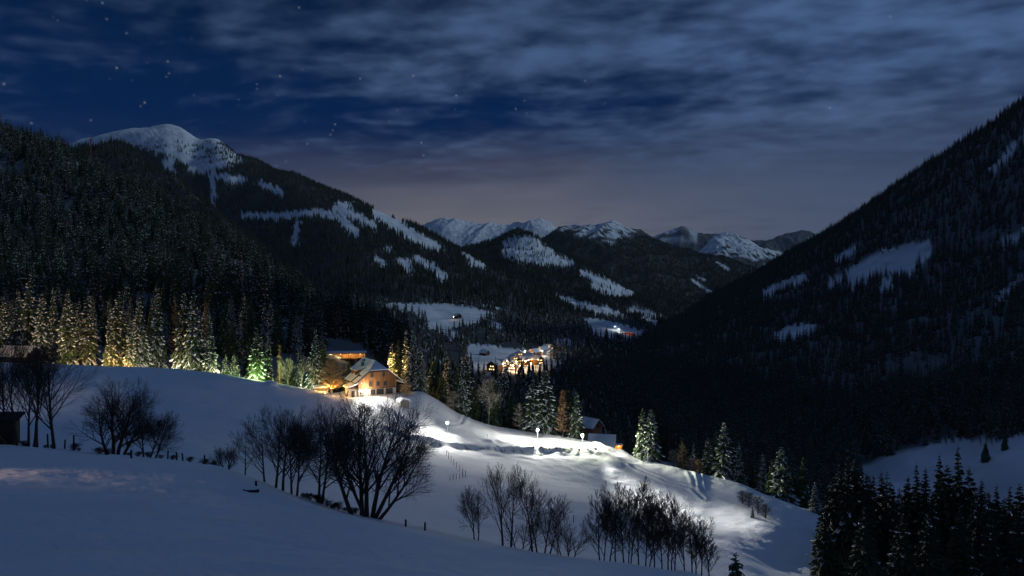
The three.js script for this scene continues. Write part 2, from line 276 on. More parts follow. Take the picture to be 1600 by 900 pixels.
const farHill = new Hill('far_mountains', 'distant snowy mountain range closing the valley', [
  line([[600, 470, 7000], [960, 470, 7000]]), line([[600, 400, 8200], [800, 395, 8200], [960, 410, 8200]]),
  line([[600, 380, 9000], [640, 366, 9000], [670, 346, 9000], [690, 339, 9000], [710, 343, 9000], [740, 350, 9000], [770, 351, 9000], [800, 350, 9000], [822, 347, 9000], [842, 343, 9000], [870, 356, 9000], [920, 372, 9000], [960, 380, 9000]]),
  line([[600, 420, 10500], [960, 430, 10500]])], { x0: 600, x1: 960, dx: 1.2, rows: 60, ridged: 55, scale: 900, bare: peaks((x) => 420, 26) });
const farHill2 = new Hill('blue_mountains', 'dark blue mountain at the far end of the valley', [
  line([[980, 450, 8500], [1400, 450, 8500]]), line([[980, 410, 9300], [1120, 390, 9300], [1250, 388, 9300], [1400, 400, 9300]]),
  line([[980, 375, 9800], [1030, 366, 9800], [1050, 361, 9800], [1066, 357, 9800], [1090, 365, 9800], [1140, 370, 9800], [1180, 374, 9800], [1215, 368, 9800], [1238, 362, 9800], [1254, 358, 9800], [1275, 362, 9800], [1330, 380, 9800], [1400, 390, 9800]]),
  line([[980, 430, 11000], [1400, 430, 11000]])], { x0: 980, x1: 1400, dx: 1.2, rows: 60, ridged: 50, scale: 1000, floor: 0.10, bare: (px, py, p) => (px < 1090 || px > 1262 ? 0.9 : 0) * sstep(-0.5, 0.1, n2(p.x / 500, p.z / 300)) * (1 - sstep(370, 385, py)) });
const farHill3 = new Hill('snow_mountain', 'snow streaked mountain in front of the far blue ridge', [
  line([[1060, 460, 6800], [1280, 460, 6800]]), line([[1060, 412, 7400], [1120, 400, 7400], [1200, 402, 7400], [1280, 430, 7400]]),
  line([[1060, 412, 8000], [1095, 392, 8000], [1108, 374, 8000], [1120, 365, 8000], [1138, 367, 8000], [1160, 373, 8000], [1185, 384, 8000], [1210, 395, 8000], [1235, 405, 8000], [1280, 430, 8000]]),
  line([[1060, 450, 9200], [1280, 460, 9200]])], { x0: 1060, x1: 1280, dx: 1, rows: 60, ridged: 55, scale: 750, bare: peaks((x) => 400 + (x - 1100) * 0.06, 30) });
const hill3 = new Hill('forest_mountain', 'dark forested mountain with a snowy top in mid valley', [
  line([[780, 530, 3000], [1260, 540, 3000]]), line([[780, 455, 4200], [900, 440, 4200], [1000, 445, 4200], [1100, 465, 4200], [1260, 490, 4200]]),
  line([[780, 420, 5800], [820, 396, 5800], [850, 375, 5800], [878, 356, 5800], [900, 351, 5800], [930, 350, 5800], [958, 349, 5800], [980, 356, 5800], [1000, 363, 5800], [1060, 387, 5800], [1110, 399, 5700], [1150, 407, 5600], [1180, 417, 5500], [1230, 440, 5300], [1260, 455, 5300]]),
  line([[780, 450, 7200], [1260, 480, 7200]])], { x0: 780, x1: 1260, dx: 1.2, rows: 80, ridged: 42, scale: 800, floor: 0.045,
  open: clearing([], [[4, [1082, 438], [1112, 458]], [3, [1120, 411], [1138, 420]], [3, [1160, 418], [1164, 422]]], 3),
  bare: (px, py, p) => Math.max(peaks((x) => 377 - Math.abs(x - 945) * 0.30, 34)(px, py, p), hill3Open(px, py)) });
function hill3Open(px, py) { return nearLine([[1082, 438], [1112, 458]], px + 2 * n2(px / 6, py / 6), py) < 2.6 || nearLine([[1120, 411], [1138, 420]], px, py) < 2.4 || nearLine([[1088, 432], [1100, 437]], px, py) < 2 ? 0.9 : 0; }
const hill2 = new Hill('knob_mountain', 'middle mountain with a thinly wooded snowy knob', [
  line([[640, 520, 1900], [860, 530, 1900], [1060, 545, 2000]]), line([[640, 460, 2700], [800, 455, 2700], [900, 470, 2700], [1060, 520, 2500]]),
  line([[640, 410, 4000], [700, 402, 4000], [740, 392, 3950], [770, 382, 3900], [795, 372, 3850], [812, 368, 3800], [830, 371, 3780], [850, 383, 3720], [875, 398, 3650], [900, 412, 3550], [950, 437, 3400], [1000, 470, 3200], [1040, 505, 3000], [1060, 520, 3000]]),
  line([[640, 460, 5000], [1060, 560, 4600]])], { x0: 640, x1: 1060, dx: 1.7, rows: 44, rough: 40, scale: 300, floor: 0.05,
  open: clearing([[[785, 380], [800, 370], [830, 368], [868, 396], [898, 408], [895, 415], [850, 411], [825, 410], [790, 400]]],
    [[5, [912, 427], [935, 437], [985, 458]], [3, [925, 445], [968, 462]], [4, [872, 465], [900, 473], [958, 489]], [4, [940, 480], [1005, 512]], [2.5, [770, 428], [800, 443]], [2.5, [760, 448], [778, 454]], [4, [745, 467], [765, 475], [790, 478]], [3, [985, 483], [1025, 492]], [4, [1008, 498], [1024, 506]], [3, [870, 531], [905, 534], [915, 527]]], 6, 7, 3) });
const hill1 = new Hill('left_mountain', 'broad forested mountain with ski clearings and a white summit', [
  line([[-300, 500, 2200], [0, 490, 2200], [300, 490, 2000], [560, 500, 1450], [640, 500, 1400], [760, 500, 1500], [860, 520, 1700], [980, 560, 1800]]),
  line([[-300, 400, 3300], [0, 395, 3300], [300, 385, 3000], [480, 385, 2400], [560, 402, 2100], [640, 420, 1950], [760, 450, 1900], [860, 485, 1900], [980, 540, 1950]]),
  line([[-300, 260, 4900], [0, 258, 4900], [70, 240, 4900], [110, 228, 4900], [150, 216, 4850], [190, 208, 4800], [230, 201, 4750], [255, 199, 4700], [280, 205, 4650], [310, 219, 4550], [335, 221, 4450], [355, 231, 4350], [370, 244, 4250], [440, 271, 3950], [520, 304, 3650], [600, 340, 3350], [660, 365, 3150], [700, 385, 2950], [760, 412, 2750], [830, 448, 2550], [900, 490, 2350], [980, 545, 2200]]),
  line([[-300, 330, 6200], [255, 260, 6000], [600, 400, 4600], [980, 600, 3000]])], { x0: -300, x1: 980, dx: 2, rows: 52, rough: 20, scale: 420, floor: 0.045,
  open: clearing([[[-300, 260], [100, 215], [255, 185], [320, 205], [372, 232], [382, 252], [350, 250], [318, 250], [300, 258], [262, 238], [215, 226], [160, 228], [110, 245], [-300, 330]], [[583, 322], [600, 330], [650, 362], [692, 384], [700, 392], [672, 386], [640, 372], [606, 350], [584, 338]], [[620, 404], [636, 403], [646, 418], [640, 428], [626, 414]]],
    [[7, [262, 254], [270, 278]], [2, [330, 258], [334, 300], [331, 335]], [5, [305, 250], [318, 262]], [4, [300, 262], [345, 256], [375, 245]], [3, [340, 274], [380, 280]], [3, [405, 284], [440, 300]], [3, [380, 335], [440, 336], [500, 329]], [4.5, [495, 328], [530, 338], [556, 362]], [4.5, [524, 324], [560, 338], [584, 352]], [3, [465, 345], [460, 378]], [3, [530, 319], [548, 320]], [4, [650, 402], [672, 414], [696, 432]], [3, [590, 402], [600, 414]], [3, [606, 388], [610, 388]], [3, [727, 396], [737, 408], [755, 414]]], 5, 8, 4) });
const knoll = new Hill('wooded_knoll', 'dark wooded shoulder in front of the white summit', [
  line([[-100, 500, 1400], [600, 520, 1300]]), line([[-100, 380, 1900], [200, 340, 1900], [400, 430, 1700], [600, 520, 1600]]),
  line([[-100, 300, 2300], [50, 268, 2300], [100, 248, 2300], [140, 236, 2300], [170, 230, 2300], [210, 243, 2280], [260, 274, 2200], [300, 304, 2100], [350, 346, 2000], [420, 412, 1900], [500, 478, 1800], [600, 540, 1700]]),
  line([[-100, 360, 2900], [600, 600, 2300]])], { x0: -100, x1: 600, dx: 5, rows: 14, rough: 25, scale: 200 });
const valley = new Hill('valley_floor', 'snowy valley floor with fields around the village', [
  line([[540, 690, 330], [900, 720, 330], [1000, 780, 330], [1060, 850, 330]]), line([[540, 600, 500], [700, 608, 520], [900, 590, 600], [970, 600, 600], [1060, 700, 600]]),
  line([[540, 540, 800], [700, 545, 830], [800, 548, 850], [900, 548, 880], [980, 570, 880], [1060, 620, 880]]), line([[540, 500, 1080], [620, 500, 1100], [760, 506, 1100], [850, 530, 1150], [960, 530, 1300], [1060, 560, 1300]]),
  line([[540, 474, 1500], [640, 473, 1500], [760, 478, 1550], [850, 500, 1650], [920, 497, 1850], [1000, 505, 1900], [1060, 535, 1900]]), line([[540, 490, 2400], [1060, 530, 2400]])], { x0: 540, x1: 1060, dx: 2.2, rows: 22, rough: 3, scale: 90, floor: 0.05,
  open: clearing([[[733, 537], [770, 540], [830, 548], [890, 551], [906, 556], [895, 566], [868, 572], [835, 577], [800, 580], [745, 580], [729, 566]], [[596, 474], [660, 474], [700, 475], [740, 481], [775, 490], [745, 500], [706, 508], [684, 503], [668, 497], [650, 484]], [[914, 496], [960, 503], [1008, 518], [985, 527], [955, 524], [926, 518]]], [[2.5, [752, 470], [790, 478]], [2.5, [772, 505], [780, 507]], [3, [690, 515], [712, 520]], [3, [670, 505], [700, 513]], [2.5, [868, 531], [892, 533]]], 4, 9, 5) });
const rightHill = new Hill('right_mountain', 'steep dark forested mountainside on the right', [
  line([[860, 620, 560], [900, 602, 620], [1000, 660, 450], [1100, 740, 370], [1200, 800, 300], [1300, 848, 290], [1400, 860, 270], [1600, 800, 250], [2200, 810, 240], [3000, 830, 235], [9000, 1250, 100]]),
  line([[860, 585, 740], [900, 577, 780], [1000, 598, 720], [1100, 640, 610], [1200, 680, 520], [1300, 718, 425], [1350, 727, 395], [1420, 707, 390], [1500, 692, 382], [1600, 684, 372], [2200, 665, 360], [3000, 650, 330], [9000, 760, 130]]),
  line([[860, 572, 1000], [900, 566, 1050], [1000, 548, 1120], [1100, 525, 1200], [1200, 505, 1150], [1300, 485, 1050], [1400, 465, 950], [1600, 425, 850], [2200, 300, 720], [3000, 180, 560], [9000, -200, 160]]),
  line([[860, 590, 1100], [900, 578, 1300], [950, 560, 1600], [1000, 538, 1900], [1060, 499, 2200], [1120, 460, 2400], [1180, 430, 2500], [1220, 406, 2400], [1280, 374, 2200], [1350, 333, 2000], [1420, 284, 1850], [1480, 247, 1700], [1540, 211, 1600], [1600, 169, 1500], [1800, 60, 1420], [2200, -60, 1280], [3000, -440, 850], [4500, -2080, 500], [9000, -5400, 220]]),
  line([[860, 640, 1500], [1180, 500, 3200], [1600, 300, 2300], [2200, 100, 1900], [3000, -100, 1400], [4500, -600, 900], [9000, -2200, 420]])], { x0: 860, x1: 9000, dx: 3, rows: 40, rough: 10, scale: 110, floor: 0.14,
  open: clearing([[[1322, 421], [1350, 405], [1390, 388], [1456, 376], [1450, 397], [1418, 422], [1390, 418], [1350, 432], [1328, 452]], [[1206, 522], [1240, 506], [1277, 505], [1270, 515], [1222, 527]], [[1346, 728], [1420, 702], [1500, 685], [1560, 691], [1600, 677], [1700, 670], [1700, 820], [1530, 800], [1400, 800], [1340, 790]]],
    [[4, [1194, 457], [1256, 430]], [3, [1308, 402], [1342, 384]], [4, [1375, 453], [1388, 436]], [3, [1556, 462], [1610, 428]], [2.5, [1565, 378], [1610, 356]], [2.5, [1552, 262], [1580, 232], [1605, 208]], [3, [1420, 395], [1415, 425]], [3, [1296, 442], [1312, 432]]], 5, 9, 8) });
const leftHill = new Hill('left_hillside', 'forested hillside rising behind the left crest', [
  line([[-400, 592, 226], [0, 596, 226], [140, 598, 226], [330, 607, 232], [420, 620, 240], [500, 630, 250], [560, 630, 290], [640, 615, 360]]),
  line([[-400, 530, 300], [0, 530, 300], [200, 530, 300], [330, 532, 310], [420, 535, 330], [500, 530, 360], [560, 530, 400], [640, 550, 470]]),
  line([[-400, 380, 560], [0, 390, 540], [200, 405, 500], [330, 440, 460], [420, 470, 430], [500, 505, 420], [560, 520, 430], [640, 555, 490]]),
  line([[-400, 60, 1100], [-200, 120, 1000], [0, 214, 900], [60, 234, 850], [110, 255, 820], [170, 287, 780], [250, 325, 720], [330, 372, 660], [400, 417, 600], [480, 472, 530], [540, 515, 480], [580, 535, 470], [640, 562, 500]]),
  line([[-400, 200, 1500], [300, 420, 1000], [640, 640, 600]])], { x0: -400, x1: 640, dx: 5, rows: 26, rough: 7, scale: 60, floor: 0.16,
  open: clearing([], [[5, [352, 508], [372, 550]], [4, [390, 512], [440, 506]], [4, [450, 505], [560, 512]], [4, [500, 505], [560, 515]], [3, [430, 530], [470, 524]]], 9, 16) });
// ---------------------------------------------------------------- trees
class Tris {                                                // gathers triangles, then makes one geometry
  constructor() { this.p = []; this.c = null; }
  tri(a, b, c) { this.p.push(a[0], a[1], a[2], b[0], b[1], b[2], c[0], c[1], c[2]); }
  quad(a, b, c, d) { this.tri(a, b, c); this.tri(a, c, d); }
  geo(color) {
    const g = new THREE.BufferGeometry(); g.setAttribute('position', new THREE.Float32BufferAttribute(this.p, 3)); g.computeVertexNormals();
    if (color) { const c = new Float32Array(this.p.length); for (let i = 0; i < c.length; i += 3) c.set(color, i); g.setAttribute('color', new THREE.BufferAttribute(c, 3)); }
    return g;
  }
  tube(a, b, ra, rb, n) {                                   // a tapered limb between two points
    const d = [b[0] - a[0], b[1] - a[1], b[2] - a[2]], L = Math.hypot(...d) || 1, u = d.map((v) => v / L), h = Math.abs(u[1]) < 0.9 ? [0, 1, 0] : [1, 0, 0];
    const s = [u[1] * h[2] - u[2] * h[1], u[2] * h[0] - u[0] * h[2], u[0] * h[1] - u[1] * h[0]], sl = Math.hypot(...s), e = s.map((v) => v / sl), f = [u[1] * e[2] - u[2] * e[1], u[2] * e[0] - u[0] * e[2], u[0] * e[1] - u[1] * e[0]];
    const ring = (p, r, k) => { const A = k / n * 2 * Math.PI, c = Math.cos(A) * r, q = Math.sin(A) * r; return [p[0] + e[0] * c + f[0] * q, p[1] + e[1] * c + f[1] * q, p[2] + e[2] * c + f[2] * q]; };
    for (let k = 0; k < n; k++) this.quad(ring(a, ra, k), ring(a, ra, k + 1), ring(b, rb, k + 1), ring(b, rb, k));
  }
}
// a spruce: whorls of drooping boughs, each a ragged roof of needles with snow lying along it
function spruce(seed, { H = 22, R = 3.4, whorls = 30, per = 9, seg = 3, snow = 0.8, low = 0.06, shape = 0.9, gap = 0.05 } = {}) {
  const r = rngOf(seed), green = new Tris(), white = new Tris(), wood = new Tris();
  wood.tube([0, -1.5, 0], [0, H * 0.5, 0], H * 0.016, H * 0.009, 6); wood.tube([0, H * 0.5, 0], [0, H, 0], H * 0.009, 0.02, 5);
  for (let i = 0; i < whorls; i++) {
    const t = Math.pow((i + 0.4 * r()) / whorls, 0.88), y0 = H * (low + (0.985 - low) * t), n = Math.max(4, Math.round(per * (1 - 0.45 * t))), side = 0.85 + 0.3 * r();
    for (let k = 0; k < n; k++) {
      if (r() < gap) continue;
      const a = (k + 0.8 * r()) / n * 2 * Math.PI + i * 1.3, L = (R * Math.pow(1 - t, shape) * (0.7 + 0.5 * r()) * side + 0.22), ca = Math.cos(a), sa = Math.sin(a), rise = 0.18 + 0.2 * t + 0.15 * r(), sag = (0.75 + 0.5 * r()) * (1 - 0.65 * t), yb = y0 + (r() - 0.5) * 0.5;
      const spine = [], wl = [], wr = [];
      for (let s = 0; s <= seg; s++) {
        const q = s / seg, rr = L * q, y = yb + L * (rise * q - sag * q * q), w = L * (0.06 + 0.14 * Math.sin(Math.PI * Math.min(1, 0.25 + 0.75 * q))) * (s === seg ? 0.25 : 1), j1 = 0.6 + 0.8 * r(), j2 = 0.6 + 0.8 * r();
        spine.push([ca * rr, y, sa * rr]);
        wl.push([ca * rr - sa * w * j1, y - w * (0.5 + 0.5 * r()), sa * rr + ca * w * j1]); wr.push([ca * rr + sa * w * j2, y - w * (0.5 + 0.5 * r()), sa * rr - ca * w * j2]);
      }
      for (let s = 0; s < seg; s++) {
        green.quad(spine[s], spine[s + 1], wl[s + 1], wl[s]); green.quad(spine[s + 1], spine[s], wr[s], wr[s + 1]);
        for (const e of [wl, wr]) { const m = 0.10 + 0.16 * r(); green.tri(e[s], e[s + 1], [(e[s][0] + e[s + 1][0]) / 2 + (r() - 0.5) * 0.3, (e[s][1] + e[s + 1][1]) / 2 - L * m - 0.08, (e[s][2] + e[s + 1][2]) / 2 + (r() - 0.5) * 0.3]); }
      }
      if (r() < snow) for (let s = r() < 0.5 ? 1 : 0; s < seg; s++) {
        if (r() < 0.12) continue;
        if (s === seg - 1 || r() < 0.5) for (const e of [wl, wr]) if (r() < 0.75) { const o = 1.04, d = -0.10 - L * (0.04 + 0.10 * r()); white.tri([e[s][0] * o, e[s][1] + 0.05, e[s][2] * o], [e[s + 1][0] * o, e[s + 1][1] + 0.05, e[s + 1][2] * o], [(e[s][0] + e[s + 1][0]) / 2 * o, (e[s][1] + e[s + 1][1]) / 2 + d, (e[s][2] + e[s + 1][2]) / 2 * o]); }
        const m = (p, e, w) => [lerp(p[0], e[0], w), lerp(p[1], e[1], w) + 0.07, lerp(p[2], e[2], w)], w = 0.55 + 0.55 * r();
        white.quad(m(spine[s], wl[s], w), m(spine[s], wr[s], w), m(spine[s + 1], wr[s + 1], w * 1.1), m(spine[s + 1], wl[s + 1], w * 1.1));
      }
    }
  }
  return { wood, green, white, H };
}
const joined = (t, needle = [0.030, 0.044, 0.022], snow = [0.74, 0.77, 0.80]) => mergeGeometries([t.green.geo(needle), t.white.geo(snow), t.wood.geo([0.04, 0.03, 0.025])].filter((g) => g.getAttribute('position').count));
// a far spruce of a few jagged skirts
function tinySpruce(seed, snow, H = 22, R = 3.2, levels = 5) {
  const r = rngOf(seed), g = new Tris(), w = new Tris();
  for (let i = 0; i < levels; i++) {
    const t0 = i / levels, y1 = H * (0.1 + 0.9 * (t0 + 1.25 / levels)), y0 = H * (0.05 + 0.9 * t0), n = 6;
    for (let k = 0; k < n; k++) {
      const a = (k + 0.3 * r()) / n * 2 * Math.PI + i, b = a + 1.1, R0 = R * Math.pow(1 - t0, 0.85) * (0.75 + 0.5 * r()), p = [Math.cos(a) * R0, y0 + r() * 0.7, Math.sin(a) * R0], q = [Math.cos(b) * R0, y0 + r() * 0.7, Math.sin(b) * R0];
      (r() < snow ? w : g).tri([0, Math.min(y1, H), 0], p, q);
    }
  }
  return mergeGeometries([g.geo([0.028, 0.04, 0.022]), w.geo([0.35, 0.38, 0.41])].filter((x) => x.getAttribute('position').count));
}
// a bare broadleaved tree, branch by branch
function bare(seed, { stems = [[0, 0, 0]], H = 9, r0 = 0.16, levels = 4, spread = 0.55, kids = 8, up = 0.16, wob = 0.07, lean = 0.25, twigR = 0.008, ratio = 0.62, firstAt = 0.25 } = {}) {
  const r = rngOf(seed), thick = new Tris(), thin = new Tris();
  function limb(p, dir, len, rad, lev) {
    const nseg = lev < 2 ? 5 : 3, pts = [p]; let d = dir.clone();
    for (let i = 0; i < nseg; i++) {
      d = d.clone().add(new V3((r() - 0.5) * wob * 2, (r() - 0.5) * wob + up * 0.35, (r() - 0.5) * wob * 2)).normalize();
      const q = pts[i].clone().addScaledVector(d, len / nseg), ra = Math.max(twigR, rad * (1 - 0.75 * i / nseg)), rb = Math.max(twigR * 0.8, rad * (1 - 0.75 * (i + 1) / nseg));
      (lev < 2 ? thick : thin).tube(pts[i].toArray(), q.toArray(), ra, rb, lev < 1 ? 7 : lev < 2 ? 4 : 3); pts.push(q);
    }
    if (lev >= levels) return;
    const n = Math.round(kids * (lev === 0 ? 1.6 : 1) * (0.8 + 0.4 * r()));
    for (let k = 0; k < n; k++) {
      const t = firstAt + (1 - firstAt) * (k + r() * 0.7) / n, f = Math.min(nseg - 1e-3, t * nseg), i = Math.floor(f), q = pts[i].clone().lerp(pts[i + 1], f - i), ax = pts[i + 1].clone().sub(pts[i]).normalize();
      const side = new V3(r() - 0.5, r() - 0.5, r() - 0.5).cross(ax).normalize(), nd = ax.clone().multiplyScalar(1 - spread * 0.6).addScaledVector(side, spread * (0.7 + 0.6 * r())).normalize();
      limb(q, nd, len * ratio * (1.15 - 0.55 * t) * (0.75 + 0.5 * r()), rad * (1 - 0.7 * t) * 0.55, lev + 1);
    }
    limb(pts[nseg], d, len * ratio * 0.6, rad * 0.25, lev + 1);
  }
  for (const [x, z, l = 0, s = 1] of stems) { const a = r() * 6.283; limb(new V3(x, -0.4, z), new V3(l + lean * 0.3 * Math.cos(a), 1, lean * 0.4 * Math.sin(a)).normalize(), H * 0.66 * s, r0 * s, 0); }
  return { thick, thin };
}
// larch or birch in winter: straight stem, many fine level boughs
function larch(seed, { H = 14, R = 2.6, n = 90, twigs = 7, r0 = 0.14, rise = 0.25, shape = 0.8, low = 0.12, twigR = 0.014 } = {}) {
  const r = rngOf(seed), thick = new Tris(), thin = new Tris();
  thick.tube([0, -0.6, 0], [0.1, H * 0.5, 0], r0, r0 * 0.6, 7); thick.tube([0.1, H * 0.5, 0], [0, H, 0], r0 * 0.6, 0.02, 5);
  for (let i = 0; i < n; i++) {
    const t = low + (1 - low) * (i + r()) / n, a = r() * 6.283, L = R * Math.pow(1 - t, shape) * (0.6 + 0.6 * r()) + 0.25, y = H * t, b = [Math.cos(a) * L, y + L * (rise + 0.25 * (r() - 0.5)), Math.sin(a) * L], m = [b[0] * 0.5, y + (b[1] - y) * 0.35, b[2] * 0.5];
    thin.tube([0, y, 0], m, 0.045, 0.03, 3); thin.tube(m, b, 0.03, twigR, 3);
    for (let k = 0; k < twigs; k++) { const s = 0.25 + 0.75 * r(), p = [b[0] * s, y + (b[1] - y) * s, b[2] * s], l = 0.25 + 0.55 * r() * (L / R + 0.3), c = r() * 6.283; thin.tube(p, [p[0] + Math.cos(c) * l, p[1] + l * (0.5 - 0.9 * r()), p[2] + Math.sin(c) * l], twigR, twigR * 0.7, 3); }
  }
  return { thick, thin };
}

const protoCache = new Map();
function coniferProto(kind) {                               // geometry shared by all conifers of a kind
  if (!protoCache.has(kind)) {
    const O = { frosted: [101, { snow: 0.97, R: 3.6 }], frosted_b: [102, { snow: 0.93, R: 3.1, per: 9, gap: 0.1 }], frosted_c: [103, { snow: 0.9, R: 4.0, whorls: 28, shape: 0.78 }], green: [104, { snow: 0.5, R: 4.4, per: 11, gap: 0, shape: 0.8, low: 0.02 }],
      dark: [105, { snow: 0.06, R: 3.5, per: 11, whorls: 36 }], dark_b: [106, { snow: 0.08, R: 3.2, per: 11, whorls: 36, shape: 0.95 }], dark_c: [107, { snow: 0.05, R: 4.2, per: 12, whorls: 34, shape: 0.8 }], young: [108, { H: 4, R: 1.25, whorls: 11, per: 6, snow: 0.2, low: 0.08 }], narrow: [109, { snow: 0.6, R: 2.0, whorls: 26 }] }[kind];
    const t = spruce(...O); protoCache.set(kind, { H: t.H, wood: t.wood.geo(), green: t.green.geo(), white: t.white.p.length ? t.white.geo() : null });
  }
  return protoCache.get(kind);
}
const fieldTurn = rngOf(900);
function conifer(kind, pos, height, wide, label, group, name = 'spruce_tree', needles = M.needles) {
  const P = coniferProto(kind), g = thing(name, pos, fieldTurn() * 6.283), s = height / P.H; g.scale.set(s * wide, s, s * wide);
  mesh('trunk', P.wood, M.bark, g); const c = mesh('crown', P.green, needles, g); if (P.white) mesh('snow_cover', P.white, M.treeSnow, c).userData.kind = 'stuff';
  return tag(g, label, 'tree', group);
}
// [column, row of the top, distance, kind, width, label]; the foot is wherever the ground is there
function plant(rows, group) {
  for (const [px, top, d, kind, wide, label, needles] of rows) {
    const x = (px - 800) / F * d, y = ground(x, -d) - 0.15, h = (450 - top) / F * d - y;
    conifer(kind, new V3(x, y, -d), h, wide * 22 / Math.max(h, 8) * (h / 22 * 0.55 + 0.45), label, group, 'spruce_tree', needles);
  }
}
const ORD = ['first', 'second', 'third', 'fourth', 'fifth', 'sixth', 'seventh', 'eighth', 'ninth', 'tenth', 'eleventh', 'twelfth', 'thirteenth', 'fourteenth', 'fifteenth', 'sixteenth', 'seventeenth', 'eighteenth', 'nineteenth', 'twentieth', 'twenty-first', 'twenty-second', 'twenty-third', 'twenty-fourth', 'twenty-fifth', 'twenty-sixth', 'twenty-seventh', 'twenty-eighth', 'twenty-ninth', 'thirtieth', 'thirty-first', 'thirty-second', 'thirty-third', 'thirty-fourth', 'thirty-fifth', 'thirty-sixth', 'thirty-seventh', 'thirty-eighth'];
const row = (list, text, kinds, needles) => list.map(([px, top, d, w], i) => [px, top, d, kinds[i % kinds.length], w || 1, text.replace('#', ORD[i]), needles]);

// lamplit row behind the left crest
plant(row([[4, 460, 212], [28, 448, 216], [47, 424, 228, 0.9], [66, 452, 210], [84, 446, 218, 0.9], [106, 456, 206], [124, 468, 212, 0.8], [137, 446, 210, 1.05]], 'snow-flecked spruce in the lamplit row on the left crest, # from the left edge', ['frosted', 'frosted_b', 'frosted_c']), 'lamplit spruces on the left crest');
plant([
  [172, 478, 203, 'frosted_b', 0.8, 'shorter golden lit spruce leaning against the tallest golden spruce on the left'],
  [186, 452, 207, 'frosted_c', 1.05, 'tall golden lit spruce beside the orange glow on the left crest'],
  [217, 458, 205, 'frosted', 1.0, 'snowy lamplit spruce just right of the golden spruces'],
  [205, 490, 200, 'frosted_b', 0.75, 'small frosted spruce between the golden spruces and the next tall one'],
  [246, 441, 214, 'frosted_b', 0.95, 'slim dimly lit spruce left of the dark gap in the crest row'],
  [288, 455, 205, 'frosted_c', 1.0, 'left half of the big twin spruces right of the dark gap', ],
  [303, 449, 203, 'frosted', 1.0, 'taller right half of the big twin spruces right of the dark gap'],
  [329, 496, 202, 'frosted_b', 1.0, 'frosted lamplit spruce at the right end of the left crest row'],
  [352, 552, 206, 'frosted_b', 0.9, 'low warm lit young spruce left of the bright green spruce'],
  [366, 548, 209, 'frosted', 0.9, 'small dark frosted spruce close to the bright green spruce'],
  [388, 524, 216, 'dark_b', 0.9, 'brownish spruce tucked behind the left side of the green spruce'],
  [402, 511, 205, 'green', 1.0, 'bright green floodlit spruce on the crest left of the chalet'],
  [420, 528, 208, 'narrow', 1.05, 'slim frosted spruce touching the right side of the green spruce'],
  [453, 548, 212, 'dark_b', 0.85, 'small dim spruce between the green spruce and the pale bare trees'],
  [467, 540, 214, 'frosted_b', 0.75, 'narrow dim spruce just left of the pale bare trees'],
  [493, 513, 209, 'frosted', 0.95, 'tall dark frosted spruce behind the pale bare trees left of the chalet'],
  [527, 563, 238, 'dark_b', 0.9, 'small black spruce below the left end of the lit terrace'], [538, 566, 236, 'dark', 0.8, 'small black spruce below the middle of the lit terrace'], [516, 566, 250, 'dark', 0.8, 'low black spruce under the left end of the lit terrace'], [549, 568, 262, 'dark_c', 0.7, 'low black spruce below the terrace, left of the chalet chimneys'], [566, 562, 270, 'dark_b', 0.8, 'dark spruce top just over the chalet ridge'], [584, 553, 262, 'dark', 0.8, 'dark spruce between the lit terrace and the orange lit spruces'],
  [505, 530, 222, 'dark', 0.9, 'black spruce left of the long lit terrace'],
], 'spruces on the crest left of the chalet');
// round and behind the chalet
plant([
  [545, 560, 224, 'dark_b', 0.9, 'dark spruce between the long lit terrace and the chalet roof'], [556, 556, 226, 'frosted_b', 0.8, 'small spruce right behind the chalet chimney'],
  [612, 536, 236, 'frosted_c', 0.85, 'orange lit spruce above the chalet ridge'], [634, 512, 240, 'frosted_b', 0.8, 'tallest orange lit spruce behind the chalet'], [622, 528, 246, 'dark_b', 0.9, 'dark spruce between the two orange lit spruces'],
  [646, 513, 224, 'frosted', 1.0, 'tall dark frosted spruce just right of the chalet'], [656, 536, 222, 'frosted_c', 0.85, 'broad dark frosted spruce beside the tall one right of the chalet'],
  [676, 552, 230, 'dark', 0.9, 'dark spruce above the snowy mound right of the chalet'], [699, 545, 236, 'frosted_b', 1.0, 'frosted spruce above the curved track right of the chalet'], [690, 580, 228, 'dark_c', 0.8, 'stocky dark spruce on the edge of the mound'],
  [714, 566, 232, 'dark_b', 0.9, 'thin dark spruce left of the two tall valley spruces'], [722, 554, 232, 'frosted', 0.8, 'left of the two tall speckled spruces above the first street lamp'], [730, 541, 238, 'frosted_c', 0.8, 'right of the two tall speckled spruces above the first street lamp'],
  [742, 590, 234, 'dark', 0.85, 'low dark spruce in front of the village lights'], [757, 560, 236, 'frosted_b', 0.9, 'pointed spruce cutting into the left village lights'], [772, 586, 232, 'dark_c', 0.8, 'dark spruce below the left village lights'],
  [778, 578, 236, 'frosted', 0.85, 'frosted spruce standing before the middle village lights'], [789, 565, 236, 'frosted_c', 0.8, 'tall frosted spruce below the middle village lights'], [800, 598, 232, 'dark_b', 0.9, 'short dark spruce between the village lights and the second street lamp'],
  [815, 606, 232, 'dark', 0.8, 'dark spruce left of the bright twin spruces'], [832, 592, 224, 'frosted_c', 1.35, 'left one of the bright twin spruces by the second street lamp'], [852, 576, 224, 'frosted_c', 1.4, 'right and taller one of the bright twin spruces by the second street lamp'], [866, 600, 236, 'dark_b', 0.9, 'dark spruce hidden between the twin spruces and the brown larch'],
  [890, 602, 232, 'dark', 0.8, 'dark spruce behind the brown larch'], [901, 611, 220, 'green', 0.95, 'white lit spruce behind the third street lamp'],
], 'spruces round the chalet and along the lit road');
